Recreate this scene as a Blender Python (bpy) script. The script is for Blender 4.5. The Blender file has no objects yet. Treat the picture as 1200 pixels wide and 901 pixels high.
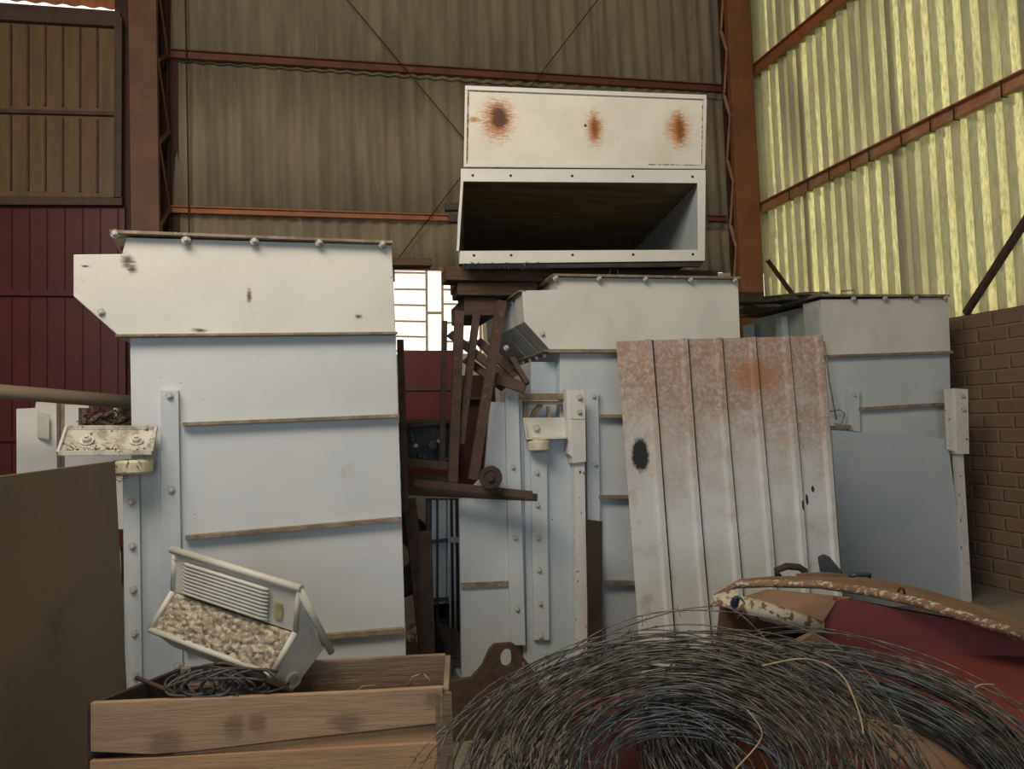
import bpy, math, random
from mathutils import Vector, Matrix, noise
random.seed(7)
S = bpy.context.scene
COL = S.collection
PI = math.pi
rad = math.radians

# ------------------------------------------------------------------ camera
YAW, PITCH, ROLL, FPX = rad(13.63), rad(2.6), rad(-1.98), 900.0
CAM = Vector((0, 0, 1.6))
FW = Vector((math.sin(YAW) * math.cos(PITCH), math.cos(YAW) * math.cos(PITCH), math.sin(PITCH)))
R0 = Vector((math.cos(YAW), -math.sin(YAW), 0))
U0 = R0.cross(FW)
RT = R0 * math.cos(ROLL) + U0 * math.sin(ROLL)
UP = RT.cross(FW)
cd = bpy.data.cameras.new('camera'); cam = bpy.data.objects.new('camera', cd); COL.objects.link(cam)
M = Matrix((RT, UP, -FW)).transposed().to_4x4(); M.translation = CAM
cam.matrix_world = M
cd.sensor_width = 36; cd.lens = FPX / 1200 * 36; cd.clip_start = .05; cd.clip_end = 200
S.camera = cam

# ------------------------------------------------------------------ light
S.view_settings.view_transform = 'Standard'; S.view_settings.look = 'None'
S.view_settings.gamma = 1; S.view_settings.exposure = 0.08
S.view_settings.use_curve_mapping = False
w = bpy.data.worlds.new('world'); S.world = w; w.use_nodes = True
nt = w.node_tree; bg = nt.nodes['Background']
bg.inputs[0].default_value = (1.0, .965, .88, 1); bg.inputs[1].default_value = 1.6      # bright hazy overcast sky
def lamp(kind, name, loc, target, power, color, size=None, sizey=None):
    l = bpy.data.lights.new(name, kind); o = bpy.data.objects.new(name, l); COL.objects.link(o)
    o.location = loc; l.energy = power; l.color = color
    o.rotation_euler = (Vector(target) - Vector(loc)).to_track_quat('-Z', 'Y').to_euler()
    if kind == 'AREA':
        l.shape = 'RECTANGLE'; l.size = size; l.size_y = sizey or size
    return o
sun = lamp('SUN', 'sun', (6, 14, 12), (0, 0, 0), 9.0, (1.0, .92, .70)); sun.data.angle = rad(1.2)
sun.rotation_euler = (-Vector((0.26, 0.80, 0.54))).to_track_quat('-Z', 'Y').to_euler()
lamp('AREA', 'open_front_daylight', (-1.0, -6.6, 2.4), (1.0, 5.0, 1.2), 105, (.58, .79, 1.0), 4.5, 3.0)
lamp('AREA', 'added_warm_fill', (-1.5, 1.0, 5.4), (1.0, 6.0, 2.9), 250, (1.0, .87, .70), 3.2, 2.0)  # added warm area lamp under the solid roof; no skylight is built

# ------------------------------------------------------------------ projection helpers
def ray(x, y): return RT * ((x - 600) / FPX) + UP * ((450.5 - y) / FPX) + FW
def pt(x, y, d): return CAM + ray(x, y) * d
def vplane(az, x, y, d, lean=0.0):
    a = rad(az); n = Vector((math.sin(a), -math.cos(a), 0))
    if lean: n = (n * math.cos(rad(lean)) + Vector((0, 0, math.sin(rad(lean))))).normalized()
    return (pt(x, y, d), n)
def hit(p, pl, off=0.0):
    d = ray(*p); o = pl[0] + pl[1] * off
    return CAM + d * ((o - CAM).dot(pl[1]) / d.dot(pl[1]))
def hitz(p, z):
    d = ray(*p); return CAM + d * ((z - CAM.z) / d.z)

# ------------------------------------------------------------------ materials
def mat(name, c1, c2=None, scale=4, rough=.6, metal=0.0, spots=None, spot_scale=30, spot_cut=.62,
        spots2=None, s2_scale=5, s2_cut=.55, bump=.0, bump_scale=60, stretch=(1, 1, 1), grad=None,
        patches=(), contrast=(.35, .65), trans=None, aniso=None, spec=.4, axis='Z'):
    m = bpy.data.materials.new(name); m.use_nodes = True
    t = m.node_tree; N = t.nodes; L = t.links; b = N['Principled BSDF']
    b.inputs['Roughness'].default_value = rough; b.inputs['Metallic'].default_value = metal
    b.inputs['Specular IOR Level'].default_value = spec
    tc = N.new('ShaderNodeTexCoord'); mp = N.new('ShaderNodeMapping'); mp.inputs['Scale'].default_value = stretch
    L.new(tc.outputs['Object'], mp.inputs[0])
    def noi(sc, det=6, rg=.6, vec=None):
        n = N.new('ShaderNodeTexNoise'); n.inputs['Scale'].default_value = sc; n.inputs['Detail'].default_value = det
        n.inputs['Roughness'].default_value = rg; L.new(vec or mp.outputs[0], n.inputs['Vector']); return n.outputs['Fac']
    def ramp(f, a, bb):
        r = N.new('ShaderNodeMapRange'); r.inputs['From Min'].default_value = a; r.inputs['From Max'].default_value = bb
        r.interpolation_type = 'SMOOTHSTEP'; L.new(f, r.inputs['Value']); return r.outputs[0]
    def mix(f, a, bb):
        x = N.new('ShaderNodeMix'); x.data_type = 'RGBA'; L.new(f, x.inputs[0])
        for s, v in ((x.inputs[6], a), (x.inputs[7], bb)):
            if isinstance(v, (tuple, list)): s.default_value = (*v, 1)
            else: L.new(v, s)
        return x.outputs[2]
    def math_(op, a, bb):
        x = N.new('ShaderNodeMath'); x.operation = op
        for s, v in ((x.inputs[0], a), (x.inputs[1], bb)):
            if isinstance(v, (int, float)): s.default_value = v
            else: L.new(v, s)
        return x.outputs[0]
    c = mix(ramp(noi(scale), *contrast), c1, c2 or c1)
    if grad:   # (z0, z1, colour reached at z1) a worn coat that follows the piece itself
        z0, z1, gc, amt = grad
        s = N.new('ShaderNodeSeparateXYZ'); L.new(tc.outputs['Object'], s.inputs[0])
        zz = math_('ADD', s.outputs[axis], math_('MULTIPLY', math_('SUBTRACT', noi(3.5), .5), 1.1 * abs(z1 - z0)))
        f = math_('MULTIPLY', ramp(zz, z0, z1), amt); f = math_('MULTIPLY', f, ramp(noi(38, 4, .7), .05, .66))
        c = mix(f, c, gc)
    if spots2: c = mix(math_('MULTIPLY', ramp(noi(s2_scale, 8, .7), s2_cut, s2_cut + .14), .85), c, spots2)
    if spots: c = mix(ramp(noi(spot_scale, 3, .6), spot_cut, spot_cut + .05), c, spots)
    for (ctr, rx, rz, col, soft) in patches:
        v = N.new('ShaderNodeVectorMath'); v.operation = 'SUBTRACT'; L.new(tc.outputs['Object'], v.inputs[0]); v.inputs[1].default_value = ctr
        v2 = N.new('ShaderNodeVectorMath'); v2.operation = 'MULTIPLY'; L.new(v.outputs[0], v2.inputs[0]); v2.inputs[1].default_value = (1 / rx, 0, 1 / rz)
        ln = N.new('ShaderNodeVectorMath'); ln.operation = 'LENGTH'; L.new(v2.outputs[0], ln.inputs[0])
        mp2 = N.new('ShaderNodeMapping'); mp2.inputs['Scale'].default_value = (1.0, 1, 4.5) if soft > .25 else (1, 1, 1); L.new(tc.outputs['Object'], mp2.inputs[0])
        f = math_('ADD', ln.outputs['Value'], math_('MULTIPLY', math_('SUBTRACT', noi(22 if soft > .25 else 30, 8, .8, mp2.outputs[0]), .5), 4 * soft))
        r = N.new('ShaderNodeMapRange'); r.inputs['From Min'].default_value = 1.0 + soft * .3; r.inputs['From Max'].default_value = 1 - soft * .9
        L.new(f, r.inputs['Value']); c = mix(r.outputs[0], c, col)
    L.new(c, b.inputs['Base Color'])
    if bump:
        bp = N.new('ShaderNodeBump'); bp.inputs['Strength'].default_value = bump; bp.inputs['Distance'].default_value = .01
        L.new(noi(bump_scale, 5, .65), bp.inputs['Height']); L.new(bp.outputs[0], b.inputs['Normal'])
    if trans:
        tr = N.new('ShaderNodeBsdfTranslucent'); tr.inputs[0].default_value = (*trans[1], 1)
        ms = N.new('ShaderNodeMixShader')
        fac = math_('MULTIPLY', math_('ADD', math_('MULTIPLY', ramp(noi(.8, 4), .3, .65), ramp(noi(26, 8, .8), .3, .62)), .25), trans[0])
        L.new(fac, ms.inputs[0]); L.new(b.outputs[0], ms.inputs[1]); L.new(tr.outputs[0], ms.inputs[2])
        L.new(ms.outputs[0], N['Material Output'].inputs[0])
    return m

PAINT = dict(rough=.5, spots=(.10, .07, .05), spot_scale=26, spot_cut=.735, spots2=(.44, .40, .33), s2_scale=1.6, s2_cut=.58, bump=.04, bump_scale=9)
m_white = mat('chalky white paint', (.66, .66, .63), (.58, .58, .56), 2, **PAINT)
m_blue = mat('pale blue grey paint', (.42, .495, .555), (.47, .535, .58), 2, **PAINT)
m_mid = mat('light grey paint', (.54, .585, .62), (.47, .52, .56), 2, **PAINT)
m_edge = mat('dusty steel edge', (.27, .225, .165), (.17, .13, .09), 14, rough=.7, spots2=(.46, .44, .40), s2_scale=16, s2_cut=.56)
m_bolt = mat('painted bolt', (.54, .55, .54), (.33, .31, .28), 60, rough=.45)
m_chip = mat('chipped white paint', (.68, .68, .65), (.60, .60, .58), 5, rough=.5, spots=(.05, .04, .035), spot_scale=22, spot_cut=.645)
m_cream = mat('cream roller plastic', (.62, .58, .42), (.50, .45, .33), 20, rough=.5)
m_rust = mat('brown rust', (.085, .052, .038), (.055, .037, .030), 12, rough=.85, spots2=(.17, .09, .05), s2_scale=26, s2_cut=.56, bump=.3)
m_rustdark = mat('dark rusty steel', (.055, .038, .030), (.035, .027, .024), 12, rough=.85, bump=.3)
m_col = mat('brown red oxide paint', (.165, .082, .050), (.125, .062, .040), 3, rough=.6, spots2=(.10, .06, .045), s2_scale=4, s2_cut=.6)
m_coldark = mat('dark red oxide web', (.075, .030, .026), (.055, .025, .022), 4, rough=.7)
m_purlin = mat('oxide red purlin', (.17, .060, .038), (.12, .048, .032), 6, rough=.65, spots2=(.34, .18, .09), s2_scale=9, s2_cut=.6)
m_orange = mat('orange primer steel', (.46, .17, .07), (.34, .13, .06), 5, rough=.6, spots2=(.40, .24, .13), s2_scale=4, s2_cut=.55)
m_tan = mat('light tan orange steel', (.52, .27, .14), (.40, .19, .10), 3, rough=.6, spots2=(.50, .36, .24), s2_scale=4, s2_cut=.5)
m_fibre = mat('weathered fibre cement', (.31, .26, .185), (.22, .185, .135), 2.5, rough=.9, stretch=(3, 1, .35), spots2=(.36, .31, .21), s2_scale=5, s2_cut=.58, spots=(.42, .38, .28), spot_scale=34, spot_cut=.66, bump=.4, bump_scale=45)
m_fibre_r = mat('translucent fibreglass sheet', (.38, .355, .25), (.28, .265, .20), 2.0, rough=.75, stretch=(1, 2.5, .4), spots2=(.33, .31, .25), s2_scale=3, s2_cut=.52, spots=(.22, .20, .15), spot_scale=18, spot_cut=.72, bump=.3, bump_scale=40, trans=(.20, (.80, .78, .36)))
m_brown = mat('brown enamel sheet', (.20, .125, .060), (.15, .095, .048), 3, rough=.5, stretch=(3, 3, .5), spots2=(.12, .07, .04), s2_scale=3, s2_cut=.6)
m_browndk = mat('dark brown frame', (.10, .062, .045), (.07, .045, .035), 6, rough=.6)
m_maroon = mat('maroon door paint', (.118, .020, .022), (.095, .017, .020), 2, rough=.45, spots=(.22, .09, .08), spot_scale=40, spot_cut=.74)
m_red = mat('dull shaded red machine paint', (.17, .040, .038), (.135, .036, .035), 2.5, rough=.55, spots2=(.21, .11, .08), s2_scale=5, s2_cut=.62, spots=(.34, .16, .14), spot_scale=30, spot_cut=.71)  # base red darkened to stand for the shaded foreground
m_reddark = mat('deep red machine paint', (.12, .017, .015), (.085, .015, .014), 2.5, rough=.5)
m_dust = mat('dust covered brown steel', (.235, .145, .092), (.18, .11, .07), 5, rough=.9, spots2=(.29, .20, .13), s2_scale=16, s2_cut=.55, bump=.25)
m_lip = mat('rusty lip with worn white paint', (.25, .150, .09), (.18, .105, .06), 8, rough=.8, spots=(.50, .44, .36), spot_scale=60, spot_cut=.54, stretch=(.6, 1.2, 1.2), bump=.3)
m_tube = mat('worn white tube', (.52, .49, .41), (.40, .35, .27), 10, rough=.7, spots=(.17, .10, .06), spot_scale=26, spot_cut=.52, bump=.3)
m_steel = mat('dark blue grey steel', (.045, .060, .075), (.07, .08, .09), 10, rough=.5, metal=.3, spots2=(.16, .10, .07), s2_scale=14, s2_cut=.6)
m_board = mat('dusty fibreboard', (.22, .170, .122), (.185, .145, .105), 1.2, rough=.75, spots2=(.12, .10, .075), s2_scale=2.2, s2_cut=.55, spots=(.10, .08, .05), spot_scale=24, spot_cut=.76)
m_boardedge = mat('board edge', (.30, .22, .14), (.2, .15, .1), 12)
m_wood = mat('rough sawn plank', (.42, .265, .150), (.31, .195, .115), 4, rough=.8, stretch=(.7, 1, 7), contrast=(.3, .7), spots2=(.20, .14, .10), s2_scale=1.6, s2_cut=.60, bump=.35, bump_scale=14)
m_wood0 = mat('stained front plank', (.38, .262, .165), (.29, .198, .128), 4, rough=.8, stretch=(.7, 1, 7), contrast=(.3, .7), spots2=(.22, .15, .10), s2_scale=2.2, s2_cut=.62, bump=.35, bump_scale=14,
    patches=tuple(((x, 0, z), a, b_, (.21, .14, .095), .5) for x, z, a, b_ in ((-.13, .70, .035, .045), (-.06, .71, .03, .035), (.20, .70, .06, .03), (-.33, .66, .06, .05), (.46, .76, .03, .03), (.12, .64, .05, .03))))
m_woodgrey = mat('dusty grey brown plank', (.24, .175, .13), (.17, .12, .09), 5, rough=.9, stretch=(.7, 1, 9), spots2=(.36, .29, .22), s2_scale=7, s2_cut=.55, bump=.5, bump_scale=16)
m_timber = mat('dark old timber', (.100, .060, .038), (.060, .040, .028), 4, rough=.9, stretch=(.6, 1, 8), spots2=(.17, .10, .06), s2_scale=3, s2_cut=.55, bump=.5, bump_scale=12)
m_plastic = mat('dirty white plastic', (.60, .60, .55), (.52, .51, .45), 5, rough=.45, spots2=(.36, .31, .23), s2_scale=5, s2_cut=.60, spots=(.30, .25, .17), spot_scale=30, spot_cut=.70)
m_debris = mat('dried plaster crumbs and dirt', (.27, .215, .15), (.35, .29, .21), 18, rough=.95, spots=(.50, .46, .37), spot_scale=55, spot_cut=.50, bump=.6, bump_scale=90)
m_cable = mat('black cable', (.025, .025, .027), (.07, .065, .06), 30, rough=.5)
m_wire = mat('galvanised barbed wire', (.21, .20, .18), (.06, .057, .052), 22, rough=.55, metal=.45, spots2=(.26, .25, .22), s2_scale=16, s2_cut=.60, stretch=(1, 1, 1))
m_wireblue = mat('bluish wire', (.14, .17, .20), (.06, .075, .09), 22, rough=.5, metal=.5, spots2=(.22, .25, .27), s2_scale=16, s2_cut=.62)
m_straw = mat('straw coloured twine', (.42, .34, .20), (.32, .26, .16), 20, rough=.9)
m_nest = mat('dry leaf litter', (.10, .070, .050), (.17, .125, .09), 24, rough=1, bump=1, bump_scale=30)
m_duct_in = mat('olive stained duct lining', (.21, .165, .085), (.12, .095, .05), 3, rough=.75, stretch=(.8, 4, 3), spots2=(.27, .22, .12), s2_scale=3, s2_cut=.6, spots=(.40, .36, .25), spot_scale=30, spot_cut=.75)
m_concrete = mat('dusty concrete floor', (.26, .23, .19), (.19, .17, .14), 1.5, rough=.95, bump=.3, bump_scale=20)
m_plaster = mat('cream plaster', (.62, .58, .48), (.52, .48, .40), 2, rough=.9)
m_dark = mat('greasy black metal', (.020, .021, .024), (.04, .042, .048), 12, rough=.4, spots=(.30, .30, .30), spot_scale=16, spot_cut=.67)
m_rubber = mat('black rubber', (.022, .022, .022), (.04, .038, .035), 10, rough=.8)
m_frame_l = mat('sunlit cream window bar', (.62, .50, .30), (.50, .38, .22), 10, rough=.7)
m_slab = mat('grey slate shards', (.16, .135, .11), (.10, .085, .075), 14, rough=.9, bump=.6)

# ------------------------------------------------------------------ object helpers
ROOT = {}
def thing(name, label, cat, loc, group=None):
    o = bpy.data.objects.new(name, None); COL.objects.link(o); o.location = loc; o.empty_display_size = .1
    o['label'] = label; o['category'] = cat
    if group: o['group'] = group
    ROOT[o.name] = Vector(loc); return o
class MB:
    def __init__(s): s.v = []; s.f = []; s.sm = []
    def add(s, vs, fs, smooth=False):
        k = len(s.v); s.v += [Vector(v) for v in vs]; s.f += [tuple(i + k for i in f) for f in fs]; s.sm += [smooth] * len(fs); return s
    def prism(s, front, back):
        n = len(front)
        return s.add(list(front) + list(back), [tuple(range(n))] + [tuple(range(2 * n - 1, n - 1, -1))] +
                     [((i + 1) % n, i, n + i, n + (i + 1) % n) for i in range(n)])
    def slab(s, poly, pl, off=0.0, t=.01, ext=None):      # a plate: outline at its own plane, real thickness behind it
        fr = [hit(p, pl, off) for p in poly]; e = ext if ext is not None else -pl[1] * t
        return s.prism(fr, [q + e for q in fr])
    def poly3(s, pts, e): return s.prism(pts, [Vector(p) + e for p in pts])
    def bar(s, a, b, w, h, up=Vector((0, 0, 1))):
        a = Vector(a); b = Vector(b); d = (b - a).normalized(); x = d.cross(up)
        if x.length < 1e-3: x = d.cross(Vector((1, 0, 0)))
        x.normalize(); y = x.cross(d)
        q = [x * w / 2 + y * h / 2, -x * w / 2 + y * h / 2, -x * w / 2 - y * h / 2, x * w / 2 - y * h / 2]
        return s.prism([a + k for k in q], [b + k for k in q])
    def angle(s, a, b, w, h, t=.006, up=Vector((0, 0, 1)), flip=1):   # rolled L profile
        a = Vector(a); b = Vector(b); d = (b - a).normalized(); x = d.cross(up).normalized() * flip; y = (x.cross(d)).normalized() * flip
        q = [(0, 0), (w, 0), (w, t), (t, t), (t, h), (0, h)]
        return s.prism([a + x * p + y * r for p, r in q], [b + x * p + y * r for p, r in q])
    def tube(s, pts, r, n=8, cap=True):
        pts = [Vector(p) for p in pts]; k = len(s.v); prev = None
        for i, p in enumerate(pts):
            d = (pts[min(i + 1, len(pts) - 1)] - pts[max(i - 1, 0)]).normalized()
            if prev is None: x = d.orthogonal().normalized()
            else: x = (prev - d * prev.dot(d)).normalized()
            prev = x; y = d.cross(x); rr = r[i] if isinstance(r, (list, tuple)) else r
            for j in range(n):
                a = 2 * PI * j / n; s.v.append(p + x * math.cos(a) * rr + y * math.sin(a) * rr)
        for i in range(len(pts) - 1):
            for j in range(n):
                s.f.append((k + i * n + j, k + i * n + (j + 1) % n, k + (i + 1) * n + (j + 1) % n, k + (i + 1) * n + j)); s.sm.append(True)
        if cap:
            s.f.append(tuple(k + j for j in reversed(range(n)))); s.sm.append(False)
            e = k + (len(pts) - 1) * n; s.f.append(tuple(e + j for j in range(n))); s.sm.append(False)
        return s
    def cyl(s, a, b, r, n=20): return s.tube([a, b], r, n)
    def lathe(s, a, ax, prof, n=24):
        a = Vector(a); ax = Vector(ax).normalized(); x = ax.orthogonal().normalized(); y = ax.cross(x); k = len(s.v)
        for (h, r) in prof:
            for j in range(n):
                g = 2 * PI * j / n; s.v.append(a + ax * h + (x * math.cos(g) + y * math.sin(g)) * max(r, 1e-4))
        for i in range(len(prof) - 1):
            for j in range(n):
                s.f.append((k + i * n + j, k + i * n + (j + 1) % n, k + (i + 1) * n + (j + 1) % n, k + (i + 1) * n + j)); s.sm.append(False)
        return s
    def grid(s, fn, nu, nv, smooth=True):
        vs = [fn(i / nu, j / nv) for j in range(nv + 1) for i in range(nu + 1)]
        fs = [(j * (nu + 1) + i, j * (nu + 1) + i + 1, (j + 1) * (nu + 1) + i + 1, (j + 1) * (nu + 1) + i) for j in range(nv) for i in range(nu)]
        return s.add(vs, fs, smooth)
def make(name, mb, m, parent=None, bevel=0, solid=0, label=None, kind=None, base=None):
    me = bpy.data.meshes.new(name)
    if parent is not None:
        p = parent
        while p.parent is not None: p = p.parent
        org = ROOT[p.name]
    else: org = Vector(base) if base is not None else Vector((0, 0, 0))
    me.from_pydata([v - org for v in mb.v], [], mb.f); me.update()
    for p_, sm in zip(me.polygons, mb.sm): p_.use_smooth = sm
    import bmesh
    bm = bmesh.new(); bm.from_mesh(me); bmesh.ops.recalc_face_normals(bm, faces=bm.faces); bm.to_mesh(me); bm.free()
    o = bpy.data.objects.new(name, me); COL.objects.link(o); me.materials.append(m)
    if parent is not None: o.parent = parent
    else: o.location = org; ROOT[o.name] = org
    if solid:
        x = o.modifiers.new('solid', 'SOLIDIFY'); x.thickness = solid; x.offset = 0
    if bevel:
        x = o.modifiers.new('bevel', 'BEVEL'); x.width = bevel; x.segments = 2; x.limit_method = 'ANGLE'
    if label: o['label'] = label
    if kind: o['kind'] = kind
    return o
def tag(o, label, cat, group=None):
    o['label'] = label; o['category'] = cat
    if group: o['group'] = group
    return o
def struct(name, mb, m, **k): return make(name, mb, m, kind='structure', **k)
def box(mb, x0, x1, y0, y1, z0, z1):
    f = [Vector((x0, y0, z0)), Vector((x1, y0, z0)), Vector((x1, y0, z1)), Vector((x0, y0, z1))]
    return mb.prism(f, [q + Vector((0, y1 - y0, 0)) for q in f])
# one hex bolt, shared by every copy: washer, six sided head, threaded stub
_b = MB(); _b.lathe((0, 0, 0), (0, 0, 1), [(0, 0), (0, .019), (.003, .019), (.003, 0)], 20)
_b.lathe((0, 0, 0), (0, 0, 1), [(.003, .0135), (.013, .0135), (.015, .011), (.015, .0)], 6)
_b.lathe((0, 0, 0), (0, 0, 1), [(.012, .006), (.022, .006), (.022, 0)], 10)
_bo = make('bolt', _b, m_bolt); bolt_mesh = _bo.data; bpy.data.objects.remove(_bo)
def bolt(parent, p, pl, off=0.0, s=1.0, n=None, name='bolt', paint=None):
    o = bpy.data.objects.new(name, bolt_mesh); COL.objects.link(o); o.parent = parent
    r = parent
    while r.parent is not None: r = r.parent
    q = hit(p, pl, off) if not isinstance(p, Vector) else p
    o.location = q - ROOT[r.name]; o.rotation_euler = (n or pl[1]).to_track_quat('Z', 'Y').to_euler(); o.scale = (s, s, s)
    if paint: o.material_slots[0].link = 'OBJECT'; o.material_slots[0].material = paint
    return o

# ================================================================== THE BUILDING
YB, XR, XL, ZT = 9.0, 5.6, -7.5, 9.0
floor_mb = MB(); box(floor_mb, XL, XR + .3, -7, YB + .6, -.12, 0); struct('floor', floor_mb, m_concrete)
roof_mb = MB(); box(roof_mb, XL, XR + .3, -7, YB + .3, ZT, ZT + .08); struct('ceiling', roof_mb, m_fibre)
fw = MB(); box(fw, XL, -3.2, -7.1, -7.0, 0, ZT); box(fw, 1.8, XR + .3, -7.1, -7.0, 0, ZT); box(fw, -3.2, 1.8, -7.1, -7.0, 3.6, ZT); struct('wall_front_unseen', fw, m_fibre)  # unseen wall, added with a doorway sized to limit the sky light
lw = MB(); box(lw, XL - .1, XL, -7, YB + .2, 0, ZT); struct('wall_left', lw, m_maroon)
def X_at(px, py, Y): d = ray(px, py); return CAM.x + d.x * Y / d.y
def Z_at(px, py, Y): d = ray(px, py); return CAM.z + d.z * Y / d.y
bp_ = (Vector((0, YB, 0)), Vector((0, -1, 0)))     # back wall plane
PITCHW, AMP = .187, .019
# back wall of corrugated sheets, three overlapping courses; window opening left below
xw0, xw1 = X_at(199, 200, YB), XR + .12
zpu = Z_at(500, 84, YB); zpl = Z_at(400, 251, YB); zwin = Z_at(500, 316, YB)
def corr_x(mb, x0, x1, z0, z1, y0, y1, jx=()):
    n = int((x1 - x0) / PITCHW * 10)
    mb.grid(lambda u, v: Vector((x0 + (x1 - x0) * u, y0 + (y1 - y0) * v + AMP * math.sin(2 * PI * (x0 + (x1 - x0) * u) / PITCHW), z0 + (z1 - z0) * v)), n, 1)
edges_lo = [xw0] + [X_at(x, 200, YB) for x in (383, 546, 712)] + [xw1]
edges_hi = [xw0] + [X_at(x, 60, YB) for x in (373, 546, 703)] + [xw1]
bw = MB()
for ed, z0, z1 in ((edges_lo, zpl - .06, zpu + .05), (edges_hi, zpu - .10, ZT)):
    for i in range(len(ed) - 1):
        off = .012 * (i % 2)
        corr_x(bw, ed[i] - .03, ed[i + 1] + .03, z0, z1, YB - .03 - off, YB + .03 - off)
corr_x(bw, xw0, X_at(462, 300, YB), zwin - .15, zpl + .06, YB - .03, YB + .03)
corr_x(bw, X_at(440, 300, YB), xw1, zwin, zpl + .06, YB - .03, YB + .03)
struct('wall_back', bw, m_fibre, solid=.007)
# masonry below the window line
xa, xb = X_at(464, 370, YB), X_at(566, 370, YB); zlow = Z_at(500, 415, YB)
low = MB(); box(low, XL, xa - .02, YB - .02, YB + .12, 0, zwin - .1); box(low, xa - .02, xb, YB - .02, YB + .12, 0, zlow); box(low, xb, XR, YB - .02, YB + .12, 0, zwin)
struct('wall_back_plinth', low, m_plaster)
# bright window with thin bars
wp = (Vector((0, YB, 0)), Vector((0, -1, 0)))
fr = MB()
for y in (319, 338.5, 357, 376, 394, 411): fr.slab([(462, y - 1), (501, y - .4), (501, y + 1.6), (462, y + 1)], wp, 0, .04)
for y in (317, 339, 356, 378, 400): fr.slab([(519, y - 1), (566, y - .4), (566, y + 1.6), (519, y + 1)], wp, 0, .04)
for x in (500, 518.5, 541, 563): fr.slab([(x - 1.3, 316), (x + 1.3, 316), (x + 1.9, 414), (x - .7, 414)], wp, .005, .05)
fr.slab([(501, 365), (519, 365), (519, 368), (501, 368)], wp, 0, .04)
struct('window_1', fr, m_frame_l)
hd = MB(); hd.slab([(462, 311), (568, 313), (568, 318), (462, 316)], wp, .02, .05); struct('trim_1', hd, m_orange)
# right wall: brick below, fibreglass sheets above
zbr = Z_at(1113, 373, 1) * 0 + hit((1113, 373), (Vector((XR, 0, 0)), Vector((-1, 0, 0)))).z
rp = (Vector((XR, 0, 0)), Vector((-1, 0, 0)))
m_brick = bpy.data.materials.new('brown brickwork'); m_brick.use_nodes = True
t = m_brick.node_tree; N = t.nodes; L = t.links; b = N['Principled BSDF']; b.inputs['Roughness'].default_value = .9
tc = N.new('ShaderNodeTexCoord'); sp = N.new('ShaderNodeSeparateXYZ'); cb = N.new('ShaderNodeCombineXYZ')
L.new(tc.outputs['Object'], sp.inputs[0]); L.new(sp.outputs['Y'], cb.inputs['X']); L.new(sp.outputs['Z'], cb.inputs['Y'])
br = N.new('ShaderNodeTexBrick'); L.new(cb.outputs[0], br.inputs['Vector']); br.inputs['Scale'].default_value = 1
br.inputs['Brick Width'].default_value = .31; br.inputs['Row Height'].default_value = .125; br.inputs['Mortar Size'].default_value = .018; br.inputs['Mortar Smooth'].default_value = .5
br.inputs['Color1'].default_value = (.18, .100, .066, 1); br.inputs['Color2'].default_value = (.26, .155, .10, 1); br.inputs['Mortar'].default_value = (.25, .185, .135, 1)
nz = N.new('ShaderNodeTexNoise'); nz.inputs['Scale'].default_value = 6; nz.inputs['Detail'].default_value = 8; L.new(tc.outputs['Object'], nz.inputs['Vector'])
mx = N.new('ShaderNodeMix'); mx.data_type = 'RGBA'; L.new(nz.outputs['Fac'], mx.inputs[0]); L.new(br.outputs['Color'], mx.inputs[6]); mx.inputs[7].default_value = (.20, .145, .105, 1)
L.new(mx.outputs[2], b.inputs['Base Color'])
bpn = N.new('ShaderNodeBump'); bpn.inputs['Distance'].default_value = .02; bpn.inputs['Strength'].default_value = .8; bpn.invert = True
L.new(br.outputs['Fac'], bpn.inputs['Height']); L.new(bpn.outputs[0], b.inputs['Normal'])
bk = MB(); box(bk, XR - .02, XR + .18, -7, YB, 0, zbr); struct('wall_right_brick', bk, m_brick)
zr1, zr2 = hit((1050, 168), rp).z, hit((940, 41), rp).z
rw = MB(); n = 0; y = -7.0; k = 0
while y < YB - .01:
    y1 = min(y + 1.496, YB); off = .012 * (k % 2); k += 1
    nn = max(int((y1 + .04 - y) / PITCHW * 10), 4)
    for z0, z1, o2 in ((zbr - .02, zr1 + .04, 0), (zr1 - .04, zr2 + .04, .014), (zr2 - .04, ZT, .028)):
        rw.grid(lambda u, v: Vector((XR + .05 + off - o2 * 0 + .012 * (1 - v) + .045 * math.sin(2 * PI * (y + (y1 + .04 - y) * u) / PITCHW), y + (y1 + .04 - y) * u, z0 + (z1 - z0) * v)), nn, 1)
    y = y1
struct('wall_right', rw, m_fibre_r)
# ---- doors at the left of the back wall
dy = YB - .15; dp = (Vector((0, dy, 0)), Vector((0, -1, 0)))
def vribs(mb, xs, ytop, ybot, pl, off, wpx, t_, sl=.05):
    for x in xs: mb.slab([(x, ytop + sl * x), (x + wpx, ytop + sl * x), (x + wpx, ybot + sl * x * .5), (x, ybot + sl * x * .5)], pl, off, t_)
door1 = MB(); door1.slab([(-420, -5), (138, 27), (137, 233), (-420, 230)], dp, 0, .03); 
d1 = struct('door_1', door1, m_brown)
rb = MB(); vribs(rb, [-50 + 20.3 * i for i in range(9)], 27, 122, dp, .03, 2.2, .03); vribs(rb, [-50 + 20.3 * i for i in range(9)], 134, 222, dp, .03, 2.2, .03)
make('raised_seam', rb, m_browndk, d1)
fm = MB()
fm.slab([(-420, -12), (143, 20), (143, 31), (-420, -2)], dp, .07, .1)
fm.slab([(-420, 115), (138, 131), (138, 135), (-420, 121)], dp, .05, .05)
fm.slab([(-420, 226), (143, 231), (143, 240), (-420, 238)], dp, .07, .1)
fm.slab([(134, 31), (143, 31), (142, 232), (133, 232)], dp, .07, .1)
fm.slab([(-420, -27), (141, 13), (141, 20), (-420, -12)], dp, .03, .05)
make('door_frame', fm, m_browndk, d1)
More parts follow.
